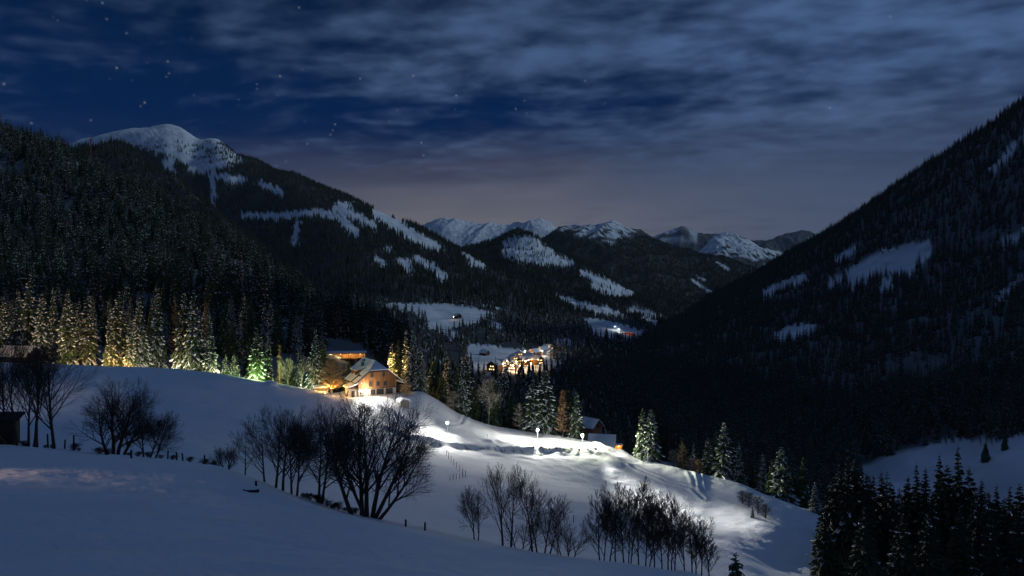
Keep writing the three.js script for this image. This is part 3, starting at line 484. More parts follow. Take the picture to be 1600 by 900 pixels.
// along the right shoulder of the lit field
plant([
  [1004, 637, 200, 'green', 0.85, 'green lit spruce, left one of the close pair right of the small house'], [1018, 638, 198, 'frosted_c', 1.1, 'snow white spruce, right one of the close pair right of the small house'],
  [1066, 683, 200, 'dark_b', 0.9, 'small dim spruce behind the yellowish scrub'], [1084, 690, 202, 'frosted_b', 0.8, 'small frosted spruce right of the yellowish scrub'], [1107, 683, 190, 'green', 0.95, 'green tinted spruce on the left of the right shoulder clump'],
  [1119, 674, 192, 'dark_c', 0.75, 'dark spruce in the middle of the right shoulder clump'], [1132, 658, 186, 'frosted_c', 1.15, 'tallest frosted spruce of the right shoulder clump'], [1143, 668, 192, 'dark', 0.85, 'dark spruce behind the tallest of the right shoulder clump'], [1154, 687, 184, 'frosted_b', 0.95, 'frosted spruce at the right end of the right shoulder clump'],
  [1176, 712, 186, 'dark_b', 0.9, 'low dark spruce in the gap on the right shoulder'], [1192, 705, 180, 'frosted_b', 0.9, 'thin spruce left of the frosted cone on the right shoulder'], [1206, 716, 176, 'dark', 0.8, 'short spruce at the foot of the frosted cone on the right shoulder'],
  [1221, 696, 172, 'frosted_c', 1.25, 'frosted cone shaped spruce alone on the right shoulder'], [1240, 722, 176, 'dark_b', 0.9, 'dim spruce right of the frosted cone'], [1255, 712, 172, 'dark', 0.9, 'dim dark spruce between the frosted cone and the black stand'], [1273, 752, 158, 'frosted_b', 0.9, 'little lit spruce at the lower right end of the lit field'],
], 'spruces on the right shoulder of the lit field');
// black stand at the lower right
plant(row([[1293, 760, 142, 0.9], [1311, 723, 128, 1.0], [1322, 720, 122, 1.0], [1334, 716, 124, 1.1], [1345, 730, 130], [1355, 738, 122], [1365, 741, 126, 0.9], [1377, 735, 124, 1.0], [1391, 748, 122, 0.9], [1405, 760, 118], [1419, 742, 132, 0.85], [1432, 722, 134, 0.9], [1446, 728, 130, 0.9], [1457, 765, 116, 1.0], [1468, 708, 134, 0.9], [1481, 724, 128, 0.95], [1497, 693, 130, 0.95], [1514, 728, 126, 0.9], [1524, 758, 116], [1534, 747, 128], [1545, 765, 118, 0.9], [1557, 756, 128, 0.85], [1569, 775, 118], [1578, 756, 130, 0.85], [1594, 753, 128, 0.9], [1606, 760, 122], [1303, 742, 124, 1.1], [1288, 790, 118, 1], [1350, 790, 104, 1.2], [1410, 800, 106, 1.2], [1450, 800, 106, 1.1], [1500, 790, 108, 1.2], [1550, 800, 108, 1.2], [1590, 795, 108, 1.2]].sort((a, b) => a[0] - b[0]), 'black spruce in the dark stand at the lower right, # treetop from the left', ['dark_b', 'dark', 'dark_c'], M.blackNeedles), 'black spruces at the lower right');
{ // lone trees on the right-hand meadow and the tiny one at the bottom edge
  for (const [px, top, foot, label] of [[1540, 691, 721, 'lone round dark spruce on the blue meadow at the right'], [1570, 680, 703, 'dark spruce at the top edge of the blue meadow at the right']]) {
    const c = rightHill.column(px); let p = null; for (let t = 0.2; t < 2; t += 0.004) { p = rightHill.point(px, t, c); if (rowOf(p) <= foot) break; }
    conifer('dark_c', p, (foot - top) / F * -p.z * 1.05, 1.2, label, 'lone spruces on the right meadow');
  }
  const p = new V3((1150 - 800) / F * 47, 0, -47); p.y = ground(p.x, p.z) - 0.1;
  conifer('young', p, (450 - 862) / F * 47 - p.y, 1.1, 'young spruce tip poking up at the bottom edge below the dark alders');
  plant([[1176, 788, 150, 'narrow', 1.3, 'young spruce in front of the scrub on the lower lit field']], '');
}
// ---------------------------------------------------------------- forests
function forest(name, label, spots, geos, size) {           // one mass of trees; each geometry is one InstancedMesh
  const g = new THREE.Group(); g.name = numbered(name); scene.add(g); tag(g, label, 'forest', '', 'stuff');
  const r = rngOf(spots.length + 3), m = new THREE.Matrix4(), q = new THREE.Quaternion(), up = new V3(0, 1, 0), per = geos.map(() => []);
  for (const p of spots) per[Math.floor(r() * geos.length)].push(p);
  geos.forEach((geo, k) => {
    if (!per[k].length) return;
    const im = new THREE.InstancedMesh(geo, M.dusted, per[k].length); im.name = 'trees'; im.castShadow = im.receiveShadow = true; im.userData.kind = 'stuff';
    per[k].forEach((p, i) => { const h = size * (0.42 + 0.45 * r() + 0.35 * r() * r()) / 22, w = h * (0.9 + 0.3 * r()); im.setMatrixAt(i, m.compose(p, q.setFromAxisAngle(up, r() * 6.283), new V3(w, h, w))); im.setColorAt(i, new THREE.Color().setRGB(0.8 + 0.5 * r(), 0.85 + 0.3 * r(), 0.8 + 0.3 * r())); });
    g.add(im);
  });
  return g;
}
const closed = (hill, list) => list.filter((p) => !hill.open(colOf(p), rowOf(p)));
const midA = [201, 202, 203, 204].map((s, i) => joined(spruce(s, { whorls: 17, per: 7, seg: 2, snow: [0.52, 0.30, 0.16, 0.06][i], R: 3.0 + 0.35 * i })));
const midB = [211, 212, 213].map((s, i) => joined(spruce(s, { whorls: 15, per: 6, seg: 2, snow: 0.34, R: 2.9 + 0.3 * i }), [0.055, 0.060, 0.042], [0.45, 0.47, 0.50]));
const brown = [221, 222].map((s) => joined(spruce(s, { whorls: 15, per: 6, seg: 2, snow: 0.05, R: 2.3, gap: 0.3 }), [0.10, 0.078, 0.058], [0.4, 0.4, 0.4]));
const tinyD = [231, 232, 233].map((s) => tinySpruce(s, 0.0)), tinyS = [241, 242].map((s) => tinySpruce(s, 0.2)), dots = [251, 252].map((s) => tinySpruce(s, 0.0, 22, 3.6, 3));
{ // left hillside: the nearest stand apart, the rest is forest
  const all = closed(leftHill, leftHill.spots(5200, 0.55, 3.03, 61, -330, 620).concat(leftHill.spots(500, 0.25, 3.0, 63, 500, 638), leftHill.spots(260, 0.9, 2.3, 64, 495, 610))).filter((p) => -p.z > 236 && !(colOf(p) > 503 && colOf(p) < 592 && -p.z < 372)), near = all.filter((p) => colOf(p) > -10 && colOf(p) < 600).sort((a, b) => b.z - a.z).slice(0, 105);
  const chosen = new Set(near), kinds = ['frosted', 'frosted_b', 'frosted_c', 'dark', 'dark_b'], r = rngOf(62);
  for (const p of near) conifer(kinds[Math.floor(r() * 5)], p.clone().setY(p.y - 0.3), 15 + 9 * r(), 0.95, 'dark snow-dusted spruce among the forest at the foot of the left hillside', 'spruces at the foot of the left hillside');
  forest('hillside_forest', 'dark snow-dusted spruce forest covering the left hillside', all.filter((p) => !chosen.has(p)), midA, 24);
}
{
  const all = closed(rightHill, rightHill.spots(26000, 0.35, 3.04, 71, 860, 2300)), near = all.filter((p) => -p.z < 620).concat(closed(rightHill, rightHill.spots(5200, 0.12, 1.4, 74, 870, 1720)), rightHill.spots(1800, 0.0, 0.5, 75, 900, 1320), valley.spots(900, 0.02, 1.1, 76, 860, 1058)), far = all.filter((p) => -p.z >= 620), r = rngOf(72);
  const mixed = (l, share) => { const a = [], b = []; for (const p of l) (r() < share ? b : a).push(p); return [a, b]; };
  const [a, b] = mixed(near, 0.25), [c, d] = mixed(far, 0.2);
  forest('valley_forest', 'dark conifers along the stream below the right mountainside', a, midB, 22); forest('bare_wood', 'brownish bare trees mixed into the lower right mountainside', b, brown, 17);
  forest('mountain_forest', 'dark conifer forest covering the right mountainside', c, midB, 24); forest('larch_forest', 'brownish larches among the right mountainside forest', d, brown, 20);
  const beyond = closed(rightHill, rightHill.spots(2500, 0.35, 3.0, 73, 2300, 9000)); forest('side_forest', 'conifer forest on the mountainside beyond the frame', beyond, tinyD, 24);
}
forest('left_mountain_forest', 'dark forest covering the broad left mountain', closed(hill1, hill1.spots(42000, 0.1, 2.02, 81, -200, 980)), tinyD, 25);
forest('summit_trees', 'scattered trees below the white summit', hill1.spots(1700, 1.60, 1.92, 82, 215, 385).filter((p) => rowOf(p) > 226 + 10 * n2b(colOf(p) / 14, rowOf(p) / 9) && n2(colOf(p) / 16, rowOf(p) / 7) > -0.1 - 0.5 * sstep(300, 340, colOf(p))), tinyD, 21);
forest('knoll_forest', 'dark forest on the shoulder below the white summit', knoll.spots(9000, 0.3, 2.05, 83, -60, 560), tinyD, 24);
forest('knob_forest', 'dark forest on the middle mountain', closed(hill2, hill2.spots(22000, 0.1, 2.02, 84)), tinyD, 24);
forest('knob_trees', 'thin trees standing on the snowy knob', hill2.spots(2500, 1.3, 2.02, 85, 770, 910).filter((p) => hill2.open(colOf(p), rowOf(p))).slice(0, 260), tinyD, 20);
forest('mid_valley_forest', 'dark forest on the mountain with the snowy top', hill3.spots(26000, 0.1, 1.9, 86).filter((p) => rowOf(p) > 384 - Math.abs(colOf(p) - 945) * 0.32 + 8 * n2(colOf(p) / 20, rowOf(p) / 8) && !hill3Open(colOf(p), rowOf(p))), dots, 26);
forest('valley_trees', 'dark woods between the fields on the valley floor', closed(valley, valley.spots(5200, 0.15, 4.6, 87, 545, 1120)), [...midB.slice(0, 1), ...tinyS], 21);
forest('stream_trees', 'dark trees on the slope behind the lit spur', (() => { const r = rngOf(88), o = []; for (let i = 0; i < 3000 && o.length < 420; i++) { const d = 232 + r() * 120, px = 640 + r() * 640, x = (px - 800) / F * d, y = groundRaw(x, -d); if (y < -62 || (y < -50 && r() < 0.5)) o.push(new V3(x, y - 0.3, -d)); } return o; })(), midB, 15);

// ---------------------------------------------------------------- bare trees and scrub
function deciduous(name, px, d, t, mats, label, { dy = 0, turn = 0, scale = 1, category = 'tree', group = '' } = {}) {
  const x = (px - 800) / F * d, g = thing(name, new V3(x, ground(x, -d) + dy, -d), turn); g.scale.setScalar(scale);
  mesh('trunk', t.thick.geo(), mats[0], g); mesh('crown', t.thin.geo(), mats[1], g);
  return tag(g, label, category, group);
}
const dk = [M.twig, M.twig];
deciduous('bare_tree', 574, 55.5, bare(301, { stems: [[-0.9, 0.2, -0.32], [-0.45, -0.3, -0.12, 1.02], [0, 0.1, 0.02, 1.05], [0.3, -0.2, 0.22, 1.05], [0.5, 0.3, 0.5, 0.95], [0.75, 0, 0.95, 0.8], [0.2, 0.5, -0.55, 0.85]], H: 10.4, r0: 0.2, levels: 3, kids: 8, spread: 0.55, wob: 0.08, lean: 0.2, ratio: 0.58, twigR: 0.009, up: 0.12, firstAt: 0.25 }), dk, 'large spreading bare tree with many stems at the edge of the foreground');
deciduous('bare_tree', 497, 58, bare(302, { stems: [[0, 0, -0.05], [0.35, 0.2, 0.12]], H: 8.2, r0: 0.13, levels: 3, kids: 8, spread: 0.65 }), dk, 'bare tree leaning behind the left side of the large spreading tree');
deciduous('bare_tree', 432, 60, bare(303, { stems: [[-0.1, 0], [0.6, 0.2, 0.05]], H: 7.3, r0: 0.13, levels: 3, kids: 8, spread: 0.5 }), dk, 'taller bare tree in the pair left of the large spreading tree');
deciduous('bare_tree', 414, 61, bare(304, { stems: [[0, 0]], H: 6.4, r0: 0.10, levels: 3, kids: 6, spread: 0.5 }), dk, 'slim bare tree on the left of the pair, beside the low bush');
deciduous('bare_tree', 456, 59, bare(305, { stems: [[0, 0], [0.4, 0, 0.2]], H: 7.2, r0: 0.11, levels: 3, kids: 8, spread: 0.5 }), dk, 'bare tree between the pair and the leaning tree');
deciduous('bare_tree', 383, 61.5, bare(306, { stems: [[0, 0, 0.1]], H: 4.4, r0: 0.07, levels: 3, kids: 5, spread: 0.6 }), dk, 'short thin bare tree right of the low bush on the bank');
deciduous('bare_bush', 352, 62, bare(307, { stems: [[0, 0, -0.5], [0.1, 0.1, 0.5], [0.3, 0, 0.1], [-0.3, 0, -0.2], [0.2, -0.2, 0.3], [-0.1, 0.2, -0.7]], H: 2.5, r0: 0.05, levels: 2, kids: 7 }), dk, 'low bare bush standing alone on the bank', { category: 'bush' });
deciduous('bare_tree', 176, 68, bare(308, { stems: [[0, 0, -0.05], [0.5, 0.2, 0.1], [-0.3, 0.2, -0.45, 0.8], [0.9, 0, 0.35, 0.8]], H: 8.2, r0: 0.2, levels: 3, kids: 8, spread: 0.65, wob: 0.18 }), dk, 'round bare tree standing alone left of the fence posts');
deciduous('bare_tree', 232, 67, bare(309, { stems: [[0, 0, 0.25], [-0.3, 0.2, 0], [0.5, 0, 0.5]], H: 5.2, r0: 0.10, levels: 3, kids: 8, spread: 0.7 }), dk, 'lower bushy bare tree right beside the round bare tree');
[[-6, 9, 'cut off by the left edge'], [10, 9.2, 'closest to the left frame edge'], [27, 8.8, 'right behind the wooden hut'], [44, 9.0, 'with a forked foot right of the hut'], [58, 8.5, 'left of the thick straight one']].forEach(([px, H, t], i) => deciduous('bare_tree', px, 69 + i % 2, bare(310 + i, { stems: i === 3 ? [[0, 0, -0.06], [0.5, 0, 0.14]] : [[0, 0, (i - 2) * 0.04]], H: H * 1.2, r0: 0.14, levels: 3, kids: 8, spread: 0.4, firstAt: 0.35 }), dk, 'tall thin bare tree ' + t));
deciduous('bare_tree', 85, 69, bare(320, { stems: [[0, 0, 0]], H: 11.5, r0: 0.17, levels: 3, kids: 8, spread: 0.55, up: 0.25, firstAt: 0.2 }), dk, 'thick straight bare tree at the right end of the left group');
deciduous('bare_tree', 742, 51.5, bare(321, { stems: [[0, 0, -0.05], [0.2, 0, 0.12, 0.9]], H: 4.3, r0: 0.06, levels: 3, kids: 6, spread: 0.45 }), dk, 'small bare tree left of the tall pair on the lower bank');
deciduous('bare_tree', 786, 50.5, bare(322, { stems: [[0, 0, -0.1]], H: 6.4, r0: 0.09, levels: 3, kids: 6, spread: 0.45 }), dk, 'left tree of the tall bare pair on the lower bank');
deciduous('bare_tree', 798, 50.3, bare(323, { stems: [[0, 0, 0]], H: 6.0, r0: 0.09, levels: 3, kids: 6, spread: 0.45 }), dk, 'right tree of the tall bare pair on the lower bank');
deciduous('bare_tree', 832, 50, bare(324, { stems: [[0, 0, -0.02]], H: 6.2, r0: 0.09, levels: 3, kids: 6, spread: 0.4, firstAt: 0.4 }), dk, 'single stemmed bare tree right of the tall pair on the lower bank');
deciduous('bare_tree', 850, 49.6, bare(325, { stems: [[0, 0, 0.1], [-0.4, 0, -0.1], [0.3, 0, 0.35]], H: 4.6, r0: 0.07, levels: 3, kids: 6, spread: 0.5 }), dk, 'many stemmed bare tree leaning right on the lower bank');
deciduous('bare_bush', 886, 49, bare(326, { stems: [[0, 0, 0.2], [-0.3, 0, -0.3], [0.4, 0, 0.4], [-0.6, 0.2, -0.1], [0.1, 0, 0]], H: 2.7, r0: 0.05, levels: 2, kids: 7 }), dk, 'rounded bare bush at the right end of the lower bank', { category: 'bush' });
deciduous('bare_bush', 815, 50.2, bare(327, { stems: [[0, 0, 0.2], [-0.3, 0, -0.3], [0.4, 0, 0.4]], H: 2.6, r0: 0.05, levels: 2, kids: 7 }), dk, 'bare bush filling the foot of the lower bank trees', { category: 'bush' });
{ // the dense alders above the bottom edge
  const A = [[938, 768, 60], [952, 775, 57], [962, 756, 60], [976, 750, 58], [985, 746, 61], [998, 760, 57], [1008, 766, 60], [1022, 775, 58], [1034, 768, 61], [1044, 770, 59], [1054, 778, 60], [1070, 798, 62], [1082, 806, 60], [1096, 805, 62], [1108, 832, 60]];
  const rr = rngOf(339);
  A.forEach(([px, top, d], i) => {
    const x = (px - 800) / F * d, y = ground(x, -d), h = (450 - top) / F * d - y, t = bare(340 + i, { stems: i % 3 ? [[0, 0, 0.03 - 0.06 * rr()]] : [[0, 0, -0.05], [0.25, 0.1, 0.08, 0.9]], H: h * 1.18, r0: 0.07, levels: 3, kids: 8, spread: 0.40 + 0.15 * rr(), up: 0.20, wob: 0.08, firstAt: 0.2, twigR: 0.009, ratio: 0.5, lean: 0.12 });
    deciduous('alder_tree', px, d, t, dk, 'slender dark alder above the bottom edge, ' + ORD[i] + ' from the left', { group: 'dark alders above the bottom edge' });
  });
}
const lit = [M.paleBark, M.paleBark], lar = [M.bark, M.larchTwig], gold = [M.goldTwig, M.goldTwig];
deciduous('larch_tree', 517, 199, larch(361, { H: 9.6, R: 4.6, n: 190, twigs: 13, rise: 0.35, shape: 0.55, low: 0.1, twigR: 0.03, r0: 0.25 }), gold, 'round bare tree glowing orange left of the chalet');
deciduous('larch_tree', 880, 216, larch(362, { H: 14.5, R: 3.0, n: 120, twigs: 9, twigR: 0.03 }), lar, 'brown bare larch between the twin spruces and the white lit spruce');
deciduous('larch_tree', 322, 222, larch(363, { H: 25, R: 3.2, n: 120, twigs: 7, twigR: 0.035 }), lar, 'tall brown larch behind the big twin spruces on the left');
deciduous('larch_tree', 274, 226, larch(364, { H: 26, R: 3.4, n: 120, twigs: 7, twigR: 0.035 }), lar, 'reddish brown larch above the dark gap on the left crest');
deciduous('larch_tree', 437, 207, larch(365, { H: 12.5, R: 0.9, n: 110, twigs: 5, twigR: 0.03, low: 0.05 }), gold, 'very slim yellowish tree right of the green spruce');
deciduous('birch_tree', 470, 205, bare(366, { stems: [[0, 0, 0.04]], H: 10, r0: 0.17, levels: 3, kids: 4, spread: 0.5, twigR: 0.03 }), lit, 'upright pale bare tree left of the leaning pale tree');
deciduous('birch_tree', 485, 203, bare(367, { stems: [[0, 0, 0.4]], H: 10.5, r0: 0.16, levels: 3, kids: 4, spread: 0.5, twigR: 0.03 }), lit, 'pale bare tree leaning right towards the orange tree');
deciduous('birch_tree', 450, 205, bare(368, { stems: [[0, 0, -0.05]], H: 9, r0: 0.12, levels: 3, kids: 5, spread: 0.5, twigR: 0.03 }), lit, 'thin pale bare tree right of the very slim yellowish tree');
deciduous('birch_tree', 763, 226, bare(369, { stems: [[0, 0, 0]], H: 15.5, r0: 0.17, levels: 3, kids: 6, spread: 0.6, twigR: 0.03 }), lit, 'pale bare tree lit among the dark spruces above the first lamp');
deciduous('larch_tree', 662, 221, larch(370, { H: 10.5, R: 1.0, n: 80, twigs: 6, twigR: 0.03 }), lit, 'pale slender bare tree right of the chalet');
deciduous('frosted_bush', 708, 225, larch(371, { H: 6, R: 3.2, n: 60, twigs: 8, shape: 0.5, twigR: 0.035 }), lit, 'low frosted bush on the edge of the mound right of the chalet', { category: 'bush' });
deciduous('frosted_bush', 812, 222, larch(372, { H: 8.5, R: 2.4, n: 60, twigs: 8, shape: 0.5, twigR: 0.03 }), lit, 'grey frosted bush left of the twin spruces', { category: 'bush' });
deciduous('yellow_bush', 633, 207, larch(373, { H: 3.6, R: 1.9, n: 60, twigs: 9, shape: 0.5, twigR: 0.03, low: 0 }), gold, 'small yellow lit bush beside the stone shed', { category: 'bush' });
[[1052, 196, 5.2, 'left one'], [1066, 195, 7.5, 'tallest'], [1080, 193, 4.8, 'third one'], [1092, 190, 4.5, 'right one, bent over the ski tracks']].forEach(([px, d, H, t], i) => deciduous('yellow_bush', px, d, larch(380 + i, { H, R: H * 0.42, n: 50, twigs: 8, shape: 0.5, rise: 0.7, twigR: 0.03, low: 0 }), i % 2 ? gold : lit, 'yellowish bare scrub beside the ski tracks, ' + t, { category: 'bush' }));
[[1184, 152, 3.4, 'right of the young spruce'], [1196, 149, 2.6, 'lowest'], [1160, 160, 2.6, 'nearest the ski tracks'], [1170, 157, 3.0, 'just above the young spruce']].forEach(([px, d, H, t], i) => deciduous('field_bush', px, d, larch(390 + i, { H, R: H * 0.5, n: 40, twigs: 9, shape: 0.5, rise: 0.8, twigR: 0.018, low: 0 }), dk, 'dark scrub on the right side of the lit field, ' + t, { category: 'bush' }));
{ const r = rngOf(410), half = larch(411, { H: 1.4, R: 1.2, n: 36, twigs: 8, shape: 0.5, rise: 0.7, twigR: 0.022, low: 0, r0: 0.04 }), gT = half.thick.geo(), gC = half.thin.geo();
  for (let i = 0; i < 9; i++) { const px = 832 + i * 12 + 3 * r(), p = pickOn(ground, px, 700.5 + (i / 9) * 4 + 2.5 * r(), 150), b = thing('low_scrub', p, r() * 6); b.scale.setScalar(0.3 + 0.3 * r()); mesh('stem', gT, M.bark, b); mesh('crown', gC, M.twig, b); tag(b, 'low dark scrub on the bank along the lit road below the lamps', 'bush', 'scrub along the road bank'); }
  for (let i = 0; i < 16; i++) { const px = 20 + 330 * (i + r() * 0.8) / 16, d = pchip([0, 130, 300, 345], [70, 68, 64, 62])(px) + 0.5, x = (px - 800) / F * d, b = thing('low_scrub', new V3(x, ground(x, -d), -d), r() * 6); b.scale.setScalar(0.18 + 0.25 * r()); mesh('stem', gT, M.bark, b); mesh('crown', gC, M.twig, b); tag(b, 'dead scrub on the brow of the foreground bank under the left trees', 'bush', 'scrub on the foreground brow'); }
  for (let i = 0; i < 14; i++) { const px = 470 + 90 * (i + r() * 0.8) / 14, d = 57.5 - (px - 470) * 0.02, x = (px - 800) / F * d, b = thing('low_scrub', new V3(x, ground(x, -d), -d), r() * 6); b.scale.setScalar(0.16 + 0.2 * r()); mesh('stem', gT, M.bark, b); mesh('crown', gC, M.twig, b); tag(b, 'dead scrub at the foot of the large spreading tree', 'bush', 'scrub under the large tree'); }
}
// ---------------------------------------------------------------- chalet
function slab(pts, thick, shiftY = 0) {                     // a flat polygon in space, given thickness downwards
  const t = new Tris(), up = pts.map((p) => [p[0], p[1] + shiftY, p[2]]), dn = pts.map((p) => [p[0], p[1] + shiftY - thick, p[2]]), n = pts.length;
  for (let i = 1; i < n - 1; i++) { t.tri(up[0], up[i], up[i + 1]); t.tri(dn[0], dn[i + 1], dn[i]); }
  for (let i = 0; i < n; i++) { const j = (i + 1) % n; t.quad(up[i], dn[i], dn[j], up[j]); }
  const g = t.geo(); g.setAttribute('uv', new THREE.Float32BufferAttribute(new Float32Array(t.p.length / 3 * 2), 2)); return g;
}
const flatWall = (pts, depth, z) => { const s = new THREE.Shape(pts.map(([a, b]) => new THREE.Vector2(a, b))); return new THREE.ExtrudeGeometry(s, { depth, bevelEnabled: false }).translate(0, 0, z); };
function windowAt(parent, w, h, x, y, z, turn = 0, paneMat = M.glass, bars = true) {
  const f = mesh('window', mergeGeometries([box(w + 0.2, 0.1, 0.12, 0, h / 2 + 0.05), box(w + 0.2, 0.1, 0.12, 0, -h / 2 - 0.05), box(0.1, h, 0.12, -w / 2 - 0.05), box(0.1, h, 0.12, w / 2 + 0.05), ...(bars ? [box(0.06, h, 0.08, 0, 0, 0), box(w / 2 - 0.03, 0.05, 0.07, -w / 4 - 0.015, h * 0.12, 0), box(w / 2 - 0.03, 0.05, 0.07, w / 4 + 0.015, h * 0.12, 0)] : [])]), M.frame, parent);
  f.position.set(x, y, z); f.rotation.y = turn; mesh('pane', box(w, h, 0.03, 0, 0, -0.02), paneMat, f); mesh('sill', box(w + 0.3, 0.06, 0.2, 0, -h / 2 - 0.13, 0.06), M.frame, f);
  return f;
}
{
  const h = thing('alpine_chalet', houseAt, HT), W = 5.6, z0 = 0, z1 = -13, e = 4.75;
  mesh('lower_wall', mergeGeometries([box(2 * W, 2.6, 0.35, 0, 0.95, -0.175), box(0.35, 2.6, 12.3, -W + 0.175, 0.95, -6.5), box(0.35, 2.6, 12.3, W - 0.175, 0.95, -6.5), box(2 * W, 2.6, 0.35, 0, 0.95, -12.825)]), M.plaster, h);
  const gable = [[-W - 0.05, 2.25], [W + 0.05, 2.25], [W + 0.05, e + 0.35], [2.75, 7.55], [-2.75, 7.55], [-W - 0.05, e + 0.35]];
  mesh('gable_wall', flatWall(gable, 0.3, -0.22), M.wood, h); mesh('gable_wall', flatWall(gable, 0.3, -13.0), M.wood, h);
  for (const s of [-1, 1]) { const g = new THREE.BoxGeometry(12.6, e - 2.1, 0.3); const w = mesh('side_wall', g, M.wood, h); w.rotation.y = s * Math.PI / 2; w.position.set(s * (W - 0.1), 2.25 + (e - 2.1) / 2, -6.5); }
  mesh('belt_beam', box(2 * W + 0.3, 0.18, 0.12, 0, 2.25, 0.15), M.darkWood, h);
  const E = 6.9, ye = 4.25, yh = 7.5, xh = 2.85, yr = 9.9, zf = 1.1, zr = -2.0, zb = -14;
  const roof = mesh('roof', mergeGeometries([1, -1].map((s) => slab([[s * E, ye, zf], [s * E, ye, zb], [0, yr, zb], [0, yr, zr], [s * xh, yh, zf]], 0.22)).concat([slab([[-xh, yh, zf], [xh, yh, zf], [0, yr, zr]], 0.22)])), M.roofTile, h);
  for (const g of [slab([[E + 0.05, ye, zf + 0.1], [E + 0.05, ye, zb], [0, yr, zb], [0, yr, zr], [xh, yh, zf + 0.1]], 0.22, 0.26), slab([[-xh, yh, zf + 0.12], [xh, yh, zf + 0.12], [0, yr, zr]], 0.22, 0.27),
    slab([[-xh * 0.98, yh, zf + 0.1], [0, yr, zr], [0, yr, zb], [-4.0, 4.25 + 2.9 * 0.819, zb], [-4.1, ye + 2.8 * 0.819, -6.5], [-3.3, ye + 3.6 * 0.819, -5.6], [-4.4, ye + 2.5 * 0.819, -3.4], [-4.9, ye + 2 * 0.819, zf + 0.1]], 0.2, 0.24),
    slab([[-E, ye, zf + 0.1], [-4.9, ye + 2 * 0.819, zf + 0.1], [-5.2, ye + 1.7 * 0.819, -1.5], [-E, ye, -1.9]], 0.2, 0.23),
    ...[-3.6, -5.4, -7.2, -9].map((z, i) => slab([[-E, ye, z], [-4.5, ye + 2.4 * 0.819, z + 0.2], [-4.6, ye + 2.3 * 0.819, z - 0.8], [-E, ye, z - 1.1]], 0.18, 0.2 + 0.004 * i))]) mesh('snow_patch', g, M.snow, roof);
  for (const z of [-4.6, -8.2]) { const d = mesh('dormer', mergeGeometries([box(1.8, 1.3, 1.7, -4.3, 6.6, z)]), M.wood, h); mesh('dormer_snow', slab([[-5.5, 7.2, z + 1.1], [-5.5, 7.2, z - 1.1], [-2.4, 8.2, z - 1.1], [-2.4, 8.2, z + 1.1]], 0.28, 0.2), M.snow, d); mesh('pane', box(0.04, 0.7, 0.9, -5.22, 6.6, z), M.glass, d); }
  for (const [x, z] of [[-1.2, -9.4], [-2.6, -6.3]]) { const c = mesh('chimney', box(0.75, 2.4, 0.75, x, 9.3 + x * 0.4, z), M.stone, h); mesh('chimney_snow', box(0.85, 0.25, 0.85, x, 10.6 + x * 0.4, z), M.snow, c); }
  mesh('fascia', mergeGeometries([-1, 1].map((s) => slab([[s * E, ye - 0.1, zf + 0.06], [s * xh, yh - 0.1, zf + 0.06], [s * xh, yh - 0.1, zf], [s * E, ye - 0.1, zf]], 0.3)).concat([box(2 * xh, 0.3, 0.06, 0, yh - 0.25, zf + 0.03)])), M.darkWood, h);
  for (const x of [-1.75, 1.75]) windowAt(h, 0.75, 0.95, x, 6.15, 0.14);
  for (const x of [-2.2, 0.1, 2.2]) windowAt(h, 0.78, 1.1, x, 3.55, 0.14);
  for (const [x, w] of [[-1.45, 1.3], [0.75, 2.0], [3.5, 2.0]]) windowAt(h, w, 1.35, x, 1.25, 0.06);
  mesh('door', mergeGeometries([box(1.9, 2.05, 0.1, -3.9, 1.02, 0.05), box(2.1, 0.12, 0.14, -3.9, 2.11, 0.07)]), M.white, h);
  mesh('wall_lamp', new THREE.SphereGeometry(0.16, 16, 12).translate(-3.9, 2.45, 1.2), glow([1, 0.86, 0.66], 5), h); mesh('lamp_arm', box(0.06, 0.06, 1.1, -3.9, 2.58, 0.62), M.metal, h);
  lamp(h, new V3(-3.9, 2.45, 1.2), [1, 0.82, 0.60], 150, 8);
  const fl = mesh('flood_light', box(0.34, 0.26, 0.12, -5.0, 4.1, 0.55), M.metal, h); mesh('flood_light_lens', new THREE.SphereGeometry(0.11, 12, 8).translate(-5.0, 4.1, 0.68), glow([1, 0.96, 0.88], 4), fl);
  const sp = new THREE.SpotLight(new THREE.Color().setRGB(1, 0.97, 0.92), 2000, 0, 48 * DEG, 0.7, 2); sp.position.set(-5.0, 4.1, 0.85); sp.target.position.set(0, -6, 20); sp.castShadow = true; sp.shadow.radius = 8; h.add(sp, sp.target); sp.target.name = 'flood_light_aim';
  windowAt(h, 0.8, 1.0, -W - 0.28, 3.5, -4, -Math.PI / 2); windowAt(h, 0.8, 1.0, -W - 0.28, 3.5, -8, -Math.PI / 2);
  // lean-to porch on the left and low annex on the right
  const p = mesh('porch', mergeGeometries([box(2.6, 2.7, 4.2, -W - 1.35, 1.0, -2.6)]), M.plaster, h); mesh('porch_snow', slab([[-W - 3.2, 2.9, -0.1], [-W - 3.2, 2.9, -5.2], [-W - 0.06, 4.0, -5.2], [-W - 0.06, 4.0, -0.1]], 0.45, 0.2), M.snow, p); mesh('porch_door', box(0.9, 1.9, 0.06, -W - 1.5, 0.95, -0.47), M.darkWood, p);
  const a = mesh('annex', box(3.6, 2.8, 5, W + 1.9, 1.1, -5.5), M.darkWood, h); mesh('annex_snow', slab([[W + 4.4, 2.6, -2.4], [W + 4.4, 2.6, -8.6], [W + 0.06, 4.15, -8.6], [W + 0.06, 4.15, -2.4]], 0.35, 0.2), M.snow, a);
  tag(h, 'wooden chalet with half-hipped snowy roof and floodlit plaster ground floor', 'house');
}
